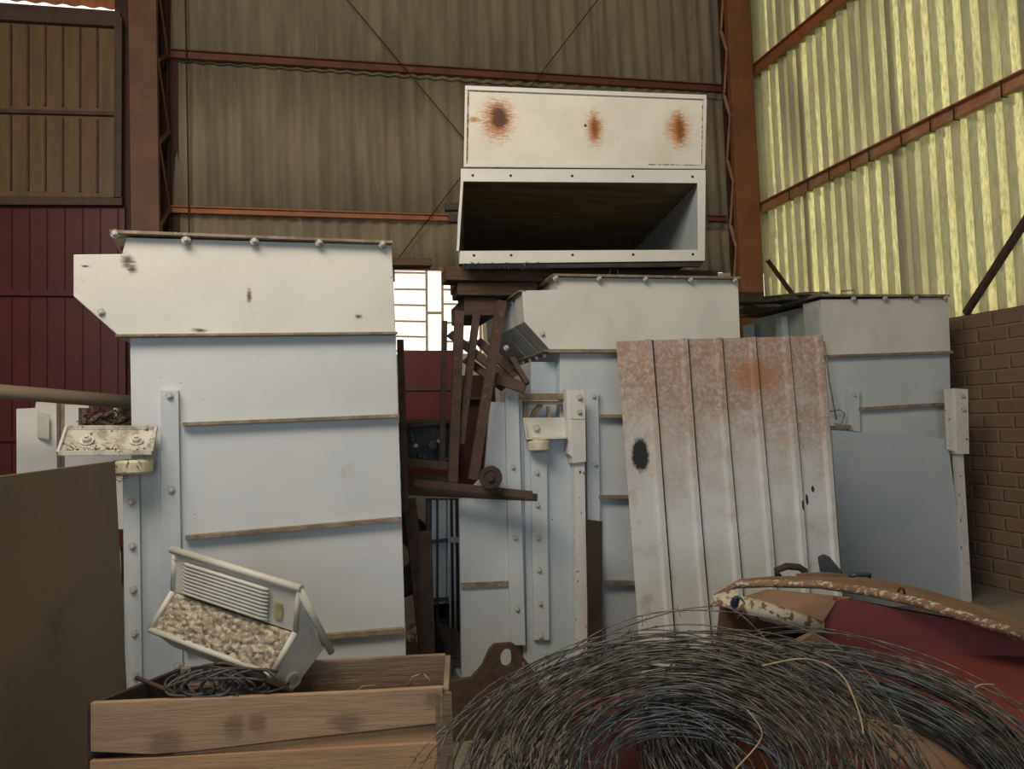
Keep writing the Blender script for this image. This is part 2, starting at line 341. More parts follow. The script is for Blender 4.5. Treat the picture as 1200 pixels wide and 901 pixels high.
door2 = MB(); door2.slab([(-420, 238), (146, 240), (148, 640), (-420, 660)], dp, -.02, .03)
d2 = struct('door_2', door2, m_maroon)
rb = MB()
for ya, yb_ in ((242, 342), (348, 512), (521, 640)): rb_x = [-50 + 20.8 * i for i in range(10)]; vribs(rb, rb_x, ya, yb_, dp, .0, 1.4, .02, .006)
make('raised_seam', rb, mat('dark maroon seam', (.07, .012, .014)), d2)
rb = MB(); rb.slab([(-420, 336), (144, 341), (144, 347), (-420, 343)], dp, .03, .05); rb.slab([(-420, 508), (146, 512), (146, 518), (-420, 515)], dp, .03, .05)
make('door_rail', rb, m_maroon, d2)
# fascia over the door: sunlit strip of wall and upper sheeting
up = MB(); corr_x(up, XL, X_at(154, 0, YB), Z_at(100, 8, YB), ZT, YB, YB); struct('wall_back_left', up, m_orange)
# jamb behind the column
jb = MB(); box(jb, X_at(136, 200, YB - .05), xw0 + .1, YB - .03, YB + .1, 0, ZT); struct('trim_2', jb, m_coldark)
# purlins on the back wall (angle sections)
def purl(name, p0, p1, pl, h, dep, m, off=.05):
    mb = MB(); a = hit(p0, pl, off); b_ = hit(p1, pl, off); n_ = pl[1]
    q = [n_ * 0 + Vector((0, 0, h / 2)), n_ * dep + Vector((0, 0, h / 2)), n_ * dep + Vector((0, 0, h / 2 - .012)), n_ * .012 + Vector((0, 0, h / 2 - .012)),
         n_ * .012 - Vector((0, 0, h / 2 - .012)), n_ * dep - Vector((0, 0, h / 2 - .012)), n_ * dep - Vector((0, 0, h / 2)), -Vector((0, 0, h / 2))]
    mb.prism([a + k for k in q], [b_ + k for k in q]); return mb
def tagged(mb, name, m, label, cat, group=None, base=None, **k):
    base = base if base is not None else min(mb.v, key=lambda v: v.z).copy()
    return tag(make(name, mb, m, base=base, **k), label, cat, group)
G = 'steel rails on the corrugated walls'
tagged(purl('', (200, 64), (850, 105), bp_, .10, .05, m_purlin, .07), 'wall_rail', m_purlin, 'dark red steel rail high on the back wall, passing behind the rust-spotted box', 'steel rail')
tagged(purl('', (201, 246), (525, 256), bp_, .075, .05, m_purlin, .07), 'wall_rail', m_orange, 'orange lit steel rail low on the back wall, left of the open duct', 'steel rail')
tagged(purl('', (829, 256), (850, 257), bp_, .075, .05, m_purlin, .07), 'wall_rail', m_purlin, 'short stub of dark rail on the back wall between the duct and the right column', 'steel rail')
rail = tagged(purl('', (890, 246), (1400, -4.9), rp, .13, .07, m_orange, .07), 'wall_rail', m_tan, 'long light orange rail crossing the middle of the yellow right wall', 'steel rail')
tagged(purl('', (882, 86), (1060, -60), rp, .14, .06, m_orange, .07), 'wall_rail', m_orange, 'upper orange rail on the right wall meeting the top of the corner column', 'steel rail')
for x in (928, 950, 975, 1000, 1022, 1060, 1094, 1122, 1178):
    q = hit((x, 246 - (x - 890) * .4919), rp, .11); mb = MB(); box(mb, q.x - .035, q.x + .03, q.y - .006, q.y + .006, q.z - .070, q.z - .064); box(mb, q.x - .035, q.x - .028, q.y - .006, q.y + .006, q.z - .070, q.z + .068)
    for v in mb.v: v.x -= .008
    make('rail_clip', mb, m_rustdark, rail)
mb = MB(); mb.angle(hit((1275, 146), rp, .10), hit((1131, 369), rp, .04), .05, .05, .008); tagged(mb, 'wall_brace', m_rust, 'brown diagonal steel brace on the right wall above the brickwork', 'brace')
mb = MB(); mb.angle(hit((900, 306), rp, .10), hit((932, 350), rp, .06), .04, .04, .008); tagged(mb, 'wall_brace', m_rust, 'small brown diagonal brace at the foot of the corner column', 'brace')
# purlin cleats
# ---- truss columns
def truss_column(pxl, pxr, pxback, ybot, side, label, mc=None, ml=None):
    mc = mc or m_col; ml = ml or m_col
    yb = YB - .12; xb_ = X_at(pxback, 150, yb); d = ray(pxr if side > 0 else pxl, 150); yf = xb_ * d.y / d.x
    xo = X_at(pxl if side > 0 else pxr, 150, yf); x0, x1 = min(xb_, xo), max(xb_, xo)
    t_ = thing('truss_column', label, 'steel column', ((x0 + x1) / 2, (yf + yb) / 2, 0))
    a = MB(); box(a, x0, x1, yf, yf + .03, 0, ZT); box(a, x0, x0 + .012, yf + .03, yf + .09, 0, ZT); box(a, x1 - .012, x1, yf + .03, yf + .09, 0, ZT)
    make('front_flange', a, mc, t_, bevel=.003)
    a = MB(); box(a, x0, x1, yb - .03, yb, 0, ZT); box(a, x0, x0 + .012, yb - .07, yb - .03, 0, ZT); box(a, x1 - .012, x1, yb - .07, yb - .03, 0, ZT)
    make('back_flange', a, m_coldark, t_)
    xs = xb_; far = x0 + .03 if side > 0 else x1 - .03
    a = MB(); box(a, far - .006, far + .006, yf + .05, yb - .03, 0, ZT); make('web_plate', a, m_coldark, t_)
    z = .3; k = 0
    while z < ZT - .6:
        l = MB(); p0 = Vector((xs, yf + .06, z)); p1 = Vector((xs, yb - .05, z + .30)); p2 = Vector((xs, yf + .06, z + .85))
        l.bar(p0, p1, .03, .03); make('lacing_bar', l, ml, t_)
        l = MB(); l.bar(p1, p2, .018, .026); make('lacing_bar', l, ml, t_); z += .85
    return t_
truss_column(152, 185, 199, 270, 1, 'brown steel truss column left of the corrugated back wall')
truss_column(859, 886, 848, 355, -1, 'orange brown steel truss column in the right corner of the hall', mat('orange brown primer', (.26, .105, .050), (.19, .080, .042), 3, rough=.6, spots2=(.33, .16, .08), s2_scale=5, s2_cut=.58), m_tan)
# cross bracing rods and hanging cable on the back wall
for a, b_, r_, lab in (((399, -10), (838, 514), .006, 'thin bracing rod running down right from the top, behind the rusty box'), ((708, -10), (420, 363), .006, 'thin bracing rod running down left behind the duct to the tall left casing')):
    mb = MB(); mb.cyl(hit(a, bp_, .16), hit(b_, bp_, .13), r_, 8); tagged(mb, 'bracing_rod', m_rustdark, lab, 'rod')
mb = MB(); mb.cyl(hit((217, -20), bp_, .15), hit((224, 420), bp_, .15), .008, 8); tagged(mb, 'hanging_cable', m_rustdark, 'dark cable hanging straight down beside the left truss column', 'cable')

# ================================================================== BIG PIECES
Yv = Vector((0, 1, 0))
def floor_pt(p, pl, z=0.0):
    q = hit(p, pl); return q
def sheet_to_floor(pl, top, z=0.0):
    """outline whose upper corners come from the plane and whose lower ones stand on the floor right below the last two"""
    return top
# ---------------- tall left casing
F1 = vplane(5.2, 300, 500, 3.74)
zb = 0.0
def foot(px, py, pl, z=0.0, off=0.0, lean=.0):
    q = hit((px, py), pl, off); return Vector((q.x, q.y, z)) 
c1 = thing('machine_casing', 'tall white steel machine casing nearest the camera, behind the wooden crate', 'machine casing', foot(310, 500, F1))
back1 = -F1[1] * 1.15
def body(pl, tops, x0, x1, off=0.0, z=0.0):
    fr = [hit(p, pl, off) for p in tops]
    lo = [foot(*x1, pl, z, off), foot(*x0, pl, z, off)]
    return fr + lo
P1 = hit((474, 765), F1); L1 = hit((158, 640), F1)
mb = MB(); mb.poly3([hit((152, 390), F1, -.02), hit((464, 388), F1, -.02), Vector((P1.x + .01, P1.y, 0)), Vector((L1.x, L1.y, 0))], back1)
make('casing_body', mb, mat('white paint tinted by cool light', (.575, .61, .64), (.53, .57, .61), 1.5, **PAINT), c1, bevel=.004)  # cool daylight on the lower body is mixed into this white
oc = ROOT[c1.name]
def cl(x, y): q = hit((x, y), F1) - oc; return (q.x, 0, q.z)
DKS = (.10, .065, .045)
m_hood1 = mat('specked white paint', (.66, .66, .63), (.60, .60, .575), 2, **PAINT, patches=((cl(149, 306), .028, .035, DKS, .8), (cl(155, 314), .022, .03, DKS, .8), (cl(292, 346), .012, .04, DKS, .8), (cl(233, 387), .04, .010, DKS, .8), (cl(100, 312), .02, .006, DKS, .6), (cl(420, 371), .02, .012, DKS, .8)))
mb = MB(); mb.slab([(86, 298), (143, 297.5), (148, 278), (459, 287), (464, 391), (138, 393), (86, 347)], F1, 0.0, ext=back1)
make('hood', mb, m_hood1, c1, bevel=.004)
mb = MB(); mb.slab([(128, 269), (460, 282), (460, 284.5), (129, 272.5)], F1, .045, ext=back1 * 1.05); make('top_flange', mb, m_edge, c1)
mb = MB(); mb.slab([(128, 271), (150, 274), (149, 297), (141, 297)], F1, -.25, .02); make('gusset', mb, m_rust, c1)
for i, (a, b_, cc, dd) in enumerate((((135, 391.5), (466, 388.5), (466, 391.5), (135, 394.5)), ((214, 495), (468, 485), (468, 489), (214, 499)), ((217, 628), (471, 606), (471, 611), (217, 633)), ((217, 757), (474, 736), (474, 742), (217, 763)))):
    mb = MB(); mb.slab([a, b_, cc, dd], F1, .03, .05); make('stiffener_rib', mb, m_edge, c1, bevel=.0015)
for x, y in ((218, 280), (298, 281.5), (374, 283), (448, 285), (135, 273)): bolt(c1, (x, y + 1), F1, .03, 1.1)
bolt(c1, (119, 366), F1, 0)
mb = MB(); mb.slab([(188, 457), (209, 457), (216, 900), (190, 900)], F1, .02, .04); s_ = make('bolted_strip', mb, m_mid, c1, bevel=.002)
for x, y in ((199, 464), (201, 574), (205, 684), (208, 780)): bolt(c1, (x, y), F1, .02)
mb = MB(); mb.slab([(143.5, 556), (163, 556), (168, 900), (148, 900)], F1, .035, .055); make('bolted_strip', mb, m_mid, c1, bevel=.002)
for x, y in ((154, 588), (155.5, 640), (156.5, 691), (158, 742), (159.5, 792)): bolt(c1, (x, y), F1, .035)
mb = MB(); mb.slab([(163, 540), (188, 540), (192, 900), (167, 900)], F1, .0, .02); make('side_panel', mb, m_mid, c1)
# tray bracket with roller
F1t = (F1[0] + F1[1] * .0, F1[1])
br_ = MB()
o_ = .16
rim = [(77, 501), (184, 501), (178, 531), (68, 534)]
br_.slab([(80, 503), (180, 503), (170, 520), (88, 522)], F1, .03, .012)
br_.add([hit((77, 501), F1, .06), hit((88, 522), F1, .05), hit((84, 536), F1, o_), hit((68, 534), F1, o_)], [(0, 1, 2, 3)])
tray = MB()
A = [hit(p, F1, .05) for p in ((78, 501), (183, 501))]; B = [hit(p, F1, .17) for p in ((68, 531), (178, 530))]
def strip(mb, a, b_, th): mb.poly3([a, b_, b_ + th, a + th], Vector((0, 0, -.006)))
tray.bar(A[0], A[1], .012, .02); tray.bar(B[0], B[1], .012, .022); tray.bar(A[0], B[0], .012, .02); tray.bar(A[1], B[1], .012, .02)
bt = [hit(p, F1, .08) for p in ((90, 519), (172, 519))]; bb = [hit(p, F1, .15) for p in ((74, 531), (172, 529))]
tray.prism([A[0], A[1], bt[1], bt[0]], [q - Vector((0, 0, .01)) for q in (A[0], A[1], bt[1], bt[0])])
tray.prism([bt[0], bt[1], B[1], B[0]], [q - Vector((0, 0, .012)) for q in (bt[0], bt[1], B[1], B[0])])
tray.prism([A[0], bt[0], B[0]], [q - Vector((0, 0, .01)) for q in (A[0], bt[0], B[0])]); tray.prism([A[1], bt[1], B[1]], [q - Vector((0, 0, .01)) for q in (A[1], bt[1], B[1])])
m_tray = mat('dirty tray', (.56, .55, .50), (.46, .44, .38), 6, rough=.6, spots2=(.24, .20, .15), s2_scale=12, s2_cut=.50, spots=(.12, .09, .07), spot_scale=40, spot_cut=.62)
tb = make('tray_bracket', tray, m_tray, c1, bevel=.002)
lit = MB(); random.seed(8)
for i in range(170):
    if i < 120: p = hit((random.uniform(78, 174), random.gauss(528, 3)), F1, random.uniform(.13, .165))
    else: p = hit((random.gauss(148, 10), random.uniform(534, 562)), F1, random.uniform(.16, .19)) if i > 150 else hit((random.uniform(132, 150), random.uniform(552, 564)), F1, .12)
    d = Vector((random.uniform(-1, 1), random.uniform(-.3, .3), random.uniform(-.7, .5))).normalized() * random.uniform(.003, .014); lit.bar(p - d, p + d, random.uniform(.0015, .006), .0015)
lt_ = make('dry_litter', lit, m_nest, tb); lt_['kind'] = 'stuff'
for x in (102, 160): bolt(tb, hit((x, 516), F1, .085), F1, 0, 1.5, n=(F1[1] + Vector((0, 0, .9))).normalized(), paint=m_plastic)
q = hit((156, 541), F1, .10)
mb = MB(); mb.lathe(q + Vector((0, 0, .01)), (0, 0, -1), [(0, 0), (0, .08), (.012, .086), (.055, .084), (.066, .07), (.066, 0)], 28); make('roller', mb, m_cream, tb)
# ---------------- small frame pieces at the left, behind the sheet
FL = vplane(3, 60, 520, 4.6)
fl = thing('casing_frame', 'white steel frame end with a slot, between the fibreboard sheet and maroon door', 'machine casing', foot(60, 520, FL))
def drop(pts, pl, xl, xr, z=0.0): return [hit(p, pl) for p in pts] + [foot(*xr, pl, z), foot(*xl, pl, z)]
mb = MB(); mb.poly3(drop([(19, 479), (41, 478), (42, 471), (66, 471)], FL, (19, 560), (67, 560)), Vector((0, .06, 0))); make('frame_plate', mb, m_white, fl, bevel=.002)
mb = MB(); mb.poly3([hit((44, 482), FL, .01), hit((58, 486), FL, .04), hit((58, 515), FL, .04), hit((44, 512), FL, .01)], Vector((0, -.006, 0))); make('folded_tab', mb, m_plastic, fl)
mb = MB(); mb.poly3(drop([(66, 472), (76, 472)], FL, (66, 560), (76, 560)), Vector((0, .25, 0))); mb.v = [v + Vector((0, .07, 0)) for v in mb.v]; make('frame_post', mb, m_edge, fl)
mb = MB(); mb.slab([(76, 474), (104, 474), (104, 478), (92, 478), (92, 503), (76, 503)], FL, -.02, .1); mb.slab([(92, 500), (156, 500), (156, 620), (76, 620), (76, 503)], FL, -.02, .1); mb.slab([(133, 478), (137, 478), (137, 500), (133, 500)], FL, -.02, .1); make('slotted_plate', mb, m_white, fl)
nest = MB(); random.seed(3)
for i in range(150):
    p = hit((random.uniform(97, 152), random.gauss(492, 5)), FL, random.uniform(-.03, .05)); d = Vector((random.uniform(-1, 1), random.uniform(-.5, .5), random.uniform(-.5, .4))).normalized() * random.uniform(.02, .07)
    nest.bar(p - d, p + d, random.uniform(.004, .02), .003)
for (a, b_, r_) in (((101, 497), (122, 483), .018), (((118, 490)), (136, 480), .014), ((137, 496), (151, 487), .016)):
    nest.tube([hit(a, FL, .03), (hit(a, FL, .06) + hit(b_, FL, .06)) / 2, hit(b_, FL, .03)], [r_ * .6, r_, r_ * .3], 7)
nb = make('leaf_litter', nest, m_nest, base=hit((125, 501), FL)); nb['kind'] = 'stuff'; nb['label'] = 'dry brown leaf and twig litter stuffed in the slot below the pole'; nb['category'] = 'leaf litter'
# pole
FP = vplane(6, 80, 465, 4.15)
pa = hit((-330, 432), FP, .1); pb = hit((158, 471.5), FP, -.25)
mb = MB(); mb.cyl(pa, pb, .040, 18); tagged(mb, 'brown_pole', m_board, 'round brown pole lying across in front of the maroon door', 'pole', base=pb)
# ---------------- fibreboard sheet in the left foreground
zt = hit((135, 540), vplane(0, 135, 540, 3.35)).z
a_ = hitz((135, 540), zt); b_ = hitz((0, 558), zt); dirv = (b_ - a_); b2 = b_ + dirv * .9
n_ = Vector((-dirv.y, dirv.x, 0)).normalized()
lo = hit((149, 812), (a_, n_))
ra = Vector((lo.x, lo.y, lo.z)); 
k = (a_.z) / (a_.z - lo.z); ft = a_ + (lo - a_) * k
mb = MB(); mb.poly3([a_, b2, Vector((b2.x, b2.y, 0)), Vector((ft.x, ft.y, 0))], n_ * (.018 if n_.y > 0 else -.018))
sh = tagged(mb, 'fibreboard_sheet', m_board, 'large plain brown fibreboard sheet standing in the left foreground', 'board', base=Vector((a_.x, a_.y, 0)), bevel=.002)

# ---------------- middle casing
F2 = vplane(.4, 700, 500, 4.9)
c2 = thing('machine_casing', 'white steel machine casing in the middle, under the rust-spotted box', 'machine casing', foot(730, 500, F2))
dep2 = Vector((0, 1.22, 0))
mb = MB(); mb.slab([(612, 340.5), (653.5, 339.5), (653, 325), (865, 328), (868, 411), (645, 410.5), (614.5, 377)], F2, 0, ext=Vector((0, .20, 0))); make('hood', mb, m_white, c2, bevel=.003)
mb = MB(); P = [hit(p, F2) for p in ((612, 340.5), (653.5, 339.5), (653, 325), (865, 328), (868, 411), (645, 410.5), (614.5, 377))]
cx = sum((p for p in P), Vector()) / 7
Q = [Vector((cx.x + (p.x - cx.x) * .985, p.y + .20, cx.z + (p.z - cx.z) * .95)) for p in P]; mb.poly3(Q, Vector((0, .98, 0))); make('hood_lining', mb, m_blue, c2)
for yy in (.30, .62, .98):
    mb = MB(); mb.poly3([Vector((p.x + (cx.x - p.x) * .015, p.y + yy, p.z + (cx.z - p.z) * .03)) for p in P], Vector((0, .09 if yy == .30 else .05, 0))); make('hood_frame', mb, m_blue if yy != .3 else m_mid, c2, bevel=.002)
bolt(c2, hit((606, 402), F2) + Vector((-.00, .30, .0)), F2, 0, 1)
tl = [hit(p, F2, .045) for p in ((648, 320.5), (868, 324), (868, 326.5), (648, 323))]
mb = MB(); mb.poly3(tl, Vector((0, 1.27, 0))); make('top_flange', mb, m_edge, c2)
mb = MB(); mb.bar(hit((612, 341), F2), hit((612, 341), F2) + dep2, .05, .008); mb.bar(hit((643, 411), F2), hit((643, 411), F2) + dep2, .06, .008); make('side_flange', mb, m_edge, c2)
for i in range(6):
    q = hit((612, 341), F2) + Vector((.01, .12 + i * .18, -.02)); bolt(c2, q, F2, 0, .9, n=Vector((0, 0, -1)))
    q = hit((643, 412), F2) + Vector((-.005, .08 + i * .18, -.01)); bolt(c2, q, F2, 0, .9, n=Vector((0, 0, -1)))
for x in (651, 702, 756, 809, 861): bolt(c2, (x, 325.5 + (x - 651) * .012), F2, .03, 1.05)
bolt(c2, (635.5, 391.5), F2, 0)
mb = MB(); q = hit((730, 316), F2, .0); mb.tube([q + Vector((-.06, .1, -.03)), q + Vector((-.05, .1, .02)), q + Vector((0, .1, .035)), q + Vector((.01, .1, -.03))], .005, 8); make('lifting_loop', mb, m_edge, c2)
def body2(x0, x1, ytop, off, dep, m, nm, par, pl=F2, z=0.0, bev=.003):
    a = hit((x0[0], ytop), pl, off); b_ = hit((x1[0], ytop), pl, off); c_ = hit(x1, pl, off); d_ = hit(x0, pl, off)
    kx = lambda t_, l: t_ + (l - t_) * ((t_.z - z) / (t_.z - l.z))
    lo1 = kx(b_, c_); lo0 = kx(a, d_)
    mb = MB(); mb.poly3([a, b_, Vector((lo1.x, lo1.y, z)), Vector((lo0.x, lo0.y, z))], Vector((0, dep, 0))); return make(nm, mb, m, par, bevel=bev)
body2((656, 600), (880, 700), 411, -.02, 1.1, m_mid, 'casing_body', c2)
body2((622, 600), (656, 600), 424, -.12, .9, m_blue, 'side_body', c2)
for y, dy_ in ((410.5, 0), (487, .2), (582, 0), (683, 0)):
    mb = MB(); mb.slab([(645 if y < 420 else 702, y - 1.5), (870, y - 1.5 + dy_), (870, y + 2.5), (645 if y < 420 else 702, y + 2.5)], F2, .03, .05); make('stiffener_rib', mb, m_edge, c2)
# front section of the middle group
F2b = vplane(.4, 620, 600, 4.72)
c3 = thing('narrow_casing_section', 'narrow pale steel casing section with bolted strips, left of the leaning ribbed sheet', 'machine casing', foot(615, 600, F2b))
mb = MB(); mb.poly3([hit((575, 471), F2b), hit((593, 471), F2b), hit((597, 700), F2b), hit((600, 798), F2b), hit((541, 796), F2b), hit((538, 585), F2b), hit((556, 568), F2b), hit((568, 556), F2b)], Vector((0, .035, 0))); make('left_panel', mb, m_mid, c3, bevel=.002)
mb = MB(); mb.slab([(541, 798), (690, 798), (690, 815), (541, 815)], F2b, 0, .5); make('base_skirt', mb, m_blue, c3)
mb = MB(); mb.slab([(541, 683.5), (598, 681), (598, 686), (541, 689)], F2b, .02, .03); make('stiffener_rib', mb, m_edge, c3)
mb = MB(); mb.slab([(592, 460), (607.5, 460), (616, 756), (598, 756)], F2b, .025, .03); make('bolted_strip', mb, m_mid, c3, bevel=.002)
for x, y in ((599, 466), (601, 547.5), (603.5, 630), (606, 713.5)): bolt(c3, (x, y), F2b, .025, .95)
mb = MB(); mb.slab([(607, 472), (622, 472), (625, 798), (614, 798)], F2b, -.03, .03); make('recess_plate', mb, m_mid, c3)
mb = MB(); mb.slab([(622, 530), (641, 530), (644, 750), (626, 750)], F2b, .02, .02); make('bolted_strip', mb, m_mid, c3, bevel=.002)
for x, y in ((629, 554), (629.6, 592), (630.6, 630), (631.6, 668), (632.6, 707), (633.5, 745.5)): bolt(c3, (x, y), F2b, .02, .95)
mb = MB(); mb.slab([(614, 513), (676, 513), (682, 798), (618, 798)], F2b, -.01, .25); make('right_panel', mb, m_blue, c3)
mb = MB(); mb.slab([(673, 535), (685, 535), (690, 798), (678, 798)], F2b, .06, .06); make('edge_post', mb, m_chip, c3, bevel=.002)
mb = MB(); mb.slab([(669, 457), (685, 457), (686, 491), (669, 491)], F2b, .09, .012); mb.slab([(663.5, 456), (669, 457), (671, 536), (666, 532)], F2b, .075, .08); mb.slab([(669.5, 491), (686, 491), (687, 541), (671, 543)], F2b, .085, .08); make('latch_block', mb, m_white, c3, bevel=.002)
bolt(c3, (679, 466), F2b, .09, 1.1); bolt(c3, (679, 483), F2b, .09, 1.0)
mb = MB(); mb.slab([(687, 458), (701, 458), (706, 798), (691, 798)], F2b, -.02, .03); make('bolted_strip', mb, m_mid, c3)
bolt(c3, (695.5, 464.5), F2b, -.02, .95); bolt(c3, (697.5, 544), F2b, -.02, .95)
mb = MB(); mb.slab([(608, 461), (664, 461), (664, 468), (608, 468)], F2b, .02, .07); make('cross_bar', mb, m_edge, c3)
mb = MB(); mb.slab([(614, 470), (664, 470), (664, 474), (619, 474), (619, 489), (614, 489)], F2b, .0, .04); mb.slab([(620, 489), (630, 474), (637, 474), (629, 489)], F2b, -.02, .02); mb.slab([(642, 476), (645, 476), (645, 490), (642, 490)], F2b, -.01, .03); make('inner_frame', mb, m_edge, c3)
mb = MB(); mb.slab([(613, 489.5), (663, 489), (663, 511), (615, 512)], F2b, .02, .008)
q0, q1 = hit((615, 512), F2b, .02), hit((664, 511), F2b, .02); q2, q3 = hit((617, 513.5), F2b, .10), hit((664, 512.5), F2b, .10)
mb.prism([q0, q1, q3, q2], [v + Vector((0, 0, -.007)) for v in (q0, q1, q3, q2)]); mb.prism([hit((613, 490), F2b, .02), q0, q2], [v + Vector((.006, 0, 0)) for v in (hit((613, 490), F2b, .02), q0, q2)])
tr_ = make('tray_bracket', mb, m_plastic, c3); bolt(tr_, (628.5, 502), F2b, .02, 1.3)
q = hit((631, 517), F2b, .07); mb = MB(); mb.lathe(q + Vector((0, 0, .012)), (0, 0, -1), [(0, 0), (0, .05), (.008, .05), (.008, .064), (.016, .069), (.062, .069), (.07, .06), (.07, 0)], 28); make('roller', mb, m_cream, tr_)
# brown flat bar right of the post
F2c = vplane(.4, 700, 600, 4.66)
mb = MB(); mb.slab([(689, 609), (706, 611), (706, 800), (689, 800)], F2c, .05, .012); tagged(mb, 'steel_flat_bar', m_rustdark, 'short dark brown flat bar standing right of the chipped white post', 'steel bar', base=hit((697, 800), F2c))

# ---------------- right casing
F3 = vplane(-5.0, 1040, 500, 6.35)
c4 = thing('machine_casing', 'farthest pale steel casing in the right corner, in front of the brick wall', 'machine casing', foot(1040, 500, F3))
d4 = Vector((0, 1.25, 0))
mb = MB(); mb.slab([(962, 351), (1111, 348.5), (1115, 513), (1116, 600), (980, 600)], F3, -.02, ext=Vector((0, .22, 0))); make('casing_body', mb, m_mid, c4)
mb = MB(); mb.slab([(962, 351), (1111, 348.5), (1114, 414), (968, 418)], F3, 0, ext=Vector((0, .25, 0))); make('hood', mb, m_white, c4, bevel=.003)
a_ = [hit(p, F3, -.02) for p in ((964, 353), (1109, 350), (1114, 560), (976, 560))]
mb = MB(); mb.poly3([Vector((a_[0].x + .04, a_[0].y + .2, a_[0].z)), Vector((a_[1].x - .04, a_[1].y + .2, a_[1].z)), Vector((a_[2].x, a_[2].y + .2, 0)), Vector((a_[3].x, a_[3].y + .2, 0))], Vector((0, .95, 0))); make('rear_body', mb, mat('faded green side panel', (.42, .50, .45), (.36, .43, .40), 3, **PAINT), c4)
lid = [hit(p, F3, .04) for p in ((959, 344.5), (1113, 345), (1113, 347.5), (959, 347))]
mb = MB(); mb.poly3(lid, Vector((0, 1.3, 0))); make('top_flange', mb, m_edge, c4)
for yy in (.02, .55, 1.1):
    mb = MB(); q = hit((962, 360), F3) + Vector((-.01, yy, 0)); box(mb, q.x, q.x + .06, q.y, q.y + (.10 if yy > .1 else .16), 0, q.z); make('side_post', mb, m_mid, c4)
for x in (1000, 1037, 1073, 1108): bolt(c4, (x, 350 - (x - 1000) * .01), F3, .03, 1.2)
mb = MB(); q = [hit(p, F3, .0) for p in ((985, 347), (986, 341), (1001, 340), (1002, 346), (1004, 352))]; mb.tube(q, .006, 8); make('hook_handle', mb, m_edge, c4)
for (a, b_, cc, dd) in (((966, 416), (1117, 411), (1117, 414), (966, 419)), ((1007, 477.5), (1109, 471.5), (1109, 475), (1007, 481))):
    mb = MB(); mb.slab([a, b_, cc, dd], F3, .03, .05); make('stiffener_rib', mb, m_edge, c4)
mb = MB(); mb.slab([(994, 457), (1007, 456), (1008, 506), (995, 504)], F3, .02, .03); make('bolted_strip', mb, m_mid, c4); bolt(c4, (1001, 463), F3, .02, 1)
mb = MB(); mb.slab([(974, 499), (998, 498), (998, 501), (974, 503)], F3, .06, .08); mb.tube([hit(p, F3, .04) for p in ((973, 482), (984, 480), (990, 484), (986, 498), (978, 496))], .006, 8); make('tray_bracket', mb, m_edge, c4)
mb = MB(); mb.tube([hit((966, 400), F3, .06), hit((972, 448), F3, .07), hit((980, 492), F3, .06)], .006, 8); make('hanging_rod', mb, m_edge, c4)
F3b = vplane(-5.0, 1050, 600, 6.18)
c5 = thing('gate_panel', 'large flat blue grey steel panel with a chipped right edge, before the brick wall', 'steel panel', foot(1055, 600, F3b))
e0, e1, e2, e3 = hit((975, 504), F3b), hit((1108, 514), F3b), hit((1124, 512), F3b), hit((1136, 711), F3b)
kk = e2.z / (e2.z - e3.z); r0 = e2 + (e3 - e2) * kk
mb = MB(); mb.poly3([e0, e1, Vector((e1.x + .02, e1.y, e2.z)), Vector((r0.x, r0.y, 0)), Vector((e0.x + .02, e0.y, 0))], Vector((0, .035, 0))); make('flat_panel', mb, m_blue, c5, bevel=.002)
mb = MB(); mb.slab([(1122, 532), (1129, 532), (1139.5, 712), (1131, 712)], F3b, .03, .06); q = hit((1135, 712), F3b, .03); make('chipped_edge_post', mb, m_chip, c5)
mb = MB(); mb.slab([(1109, 456), (1119, 455), (1121, 530), (1112, 527)], F3b, .05, .03); mb.slab([(1119, 455), (1134.5, 456), (1136, 532), (1122, 532)], F3b, .07, .07); make('latch_block', mb, m_chip, c5, bevel=.002)
for p in ((1127.5, 464), (1129, 480)): bolt(c5, p, F3b, .07, 1.2)
# shards and rods lying on the lid of the right casing
random.seed(11)
zl = lid[0].z + .002
for i, (x0, y0, x1, y1, lab) in enumerate(((958, 344, 905, 350, 'longest thin grey slate shard on the right casing, nearest the ribbed front'), (935, 349, 880, 358, 'grey slate shard in the middle of the row on the right casing'), (900, 357, 867, 367, 'lowest grey slate shard at the far left end of the right casing'), (955, 351, 915, 362, 'dark slate shard tilting over the green side of the right casing'))):
    a = pt(x0, y0, 6.4 + i * .1); b_ = pt(x1, y1, 7.0 + i * .15); mb = MB(); mb.bar(a, b_, .22, .025)
    for v in mb.v: v += Vector((random.uniform(-.03, .03), random.uniform(-.03, .03), random.uniform(-.008, .008)))
    tagged(mb, 'slate_shard', m_slab, lab, 'slate', 'slate shards on the right casing', bevel=.004)
for (a, b_, lab) in (((866, 361), (962, 343), 'thin steel rod lying along the left edge of the right casing lid'),):
    mb = MB(); mb.cyl(pt(*a, 7.5), pt(*b_, 6.28), .012, 10); tagged(mb, 'steel_rod', m_edge, lab, 'rod')

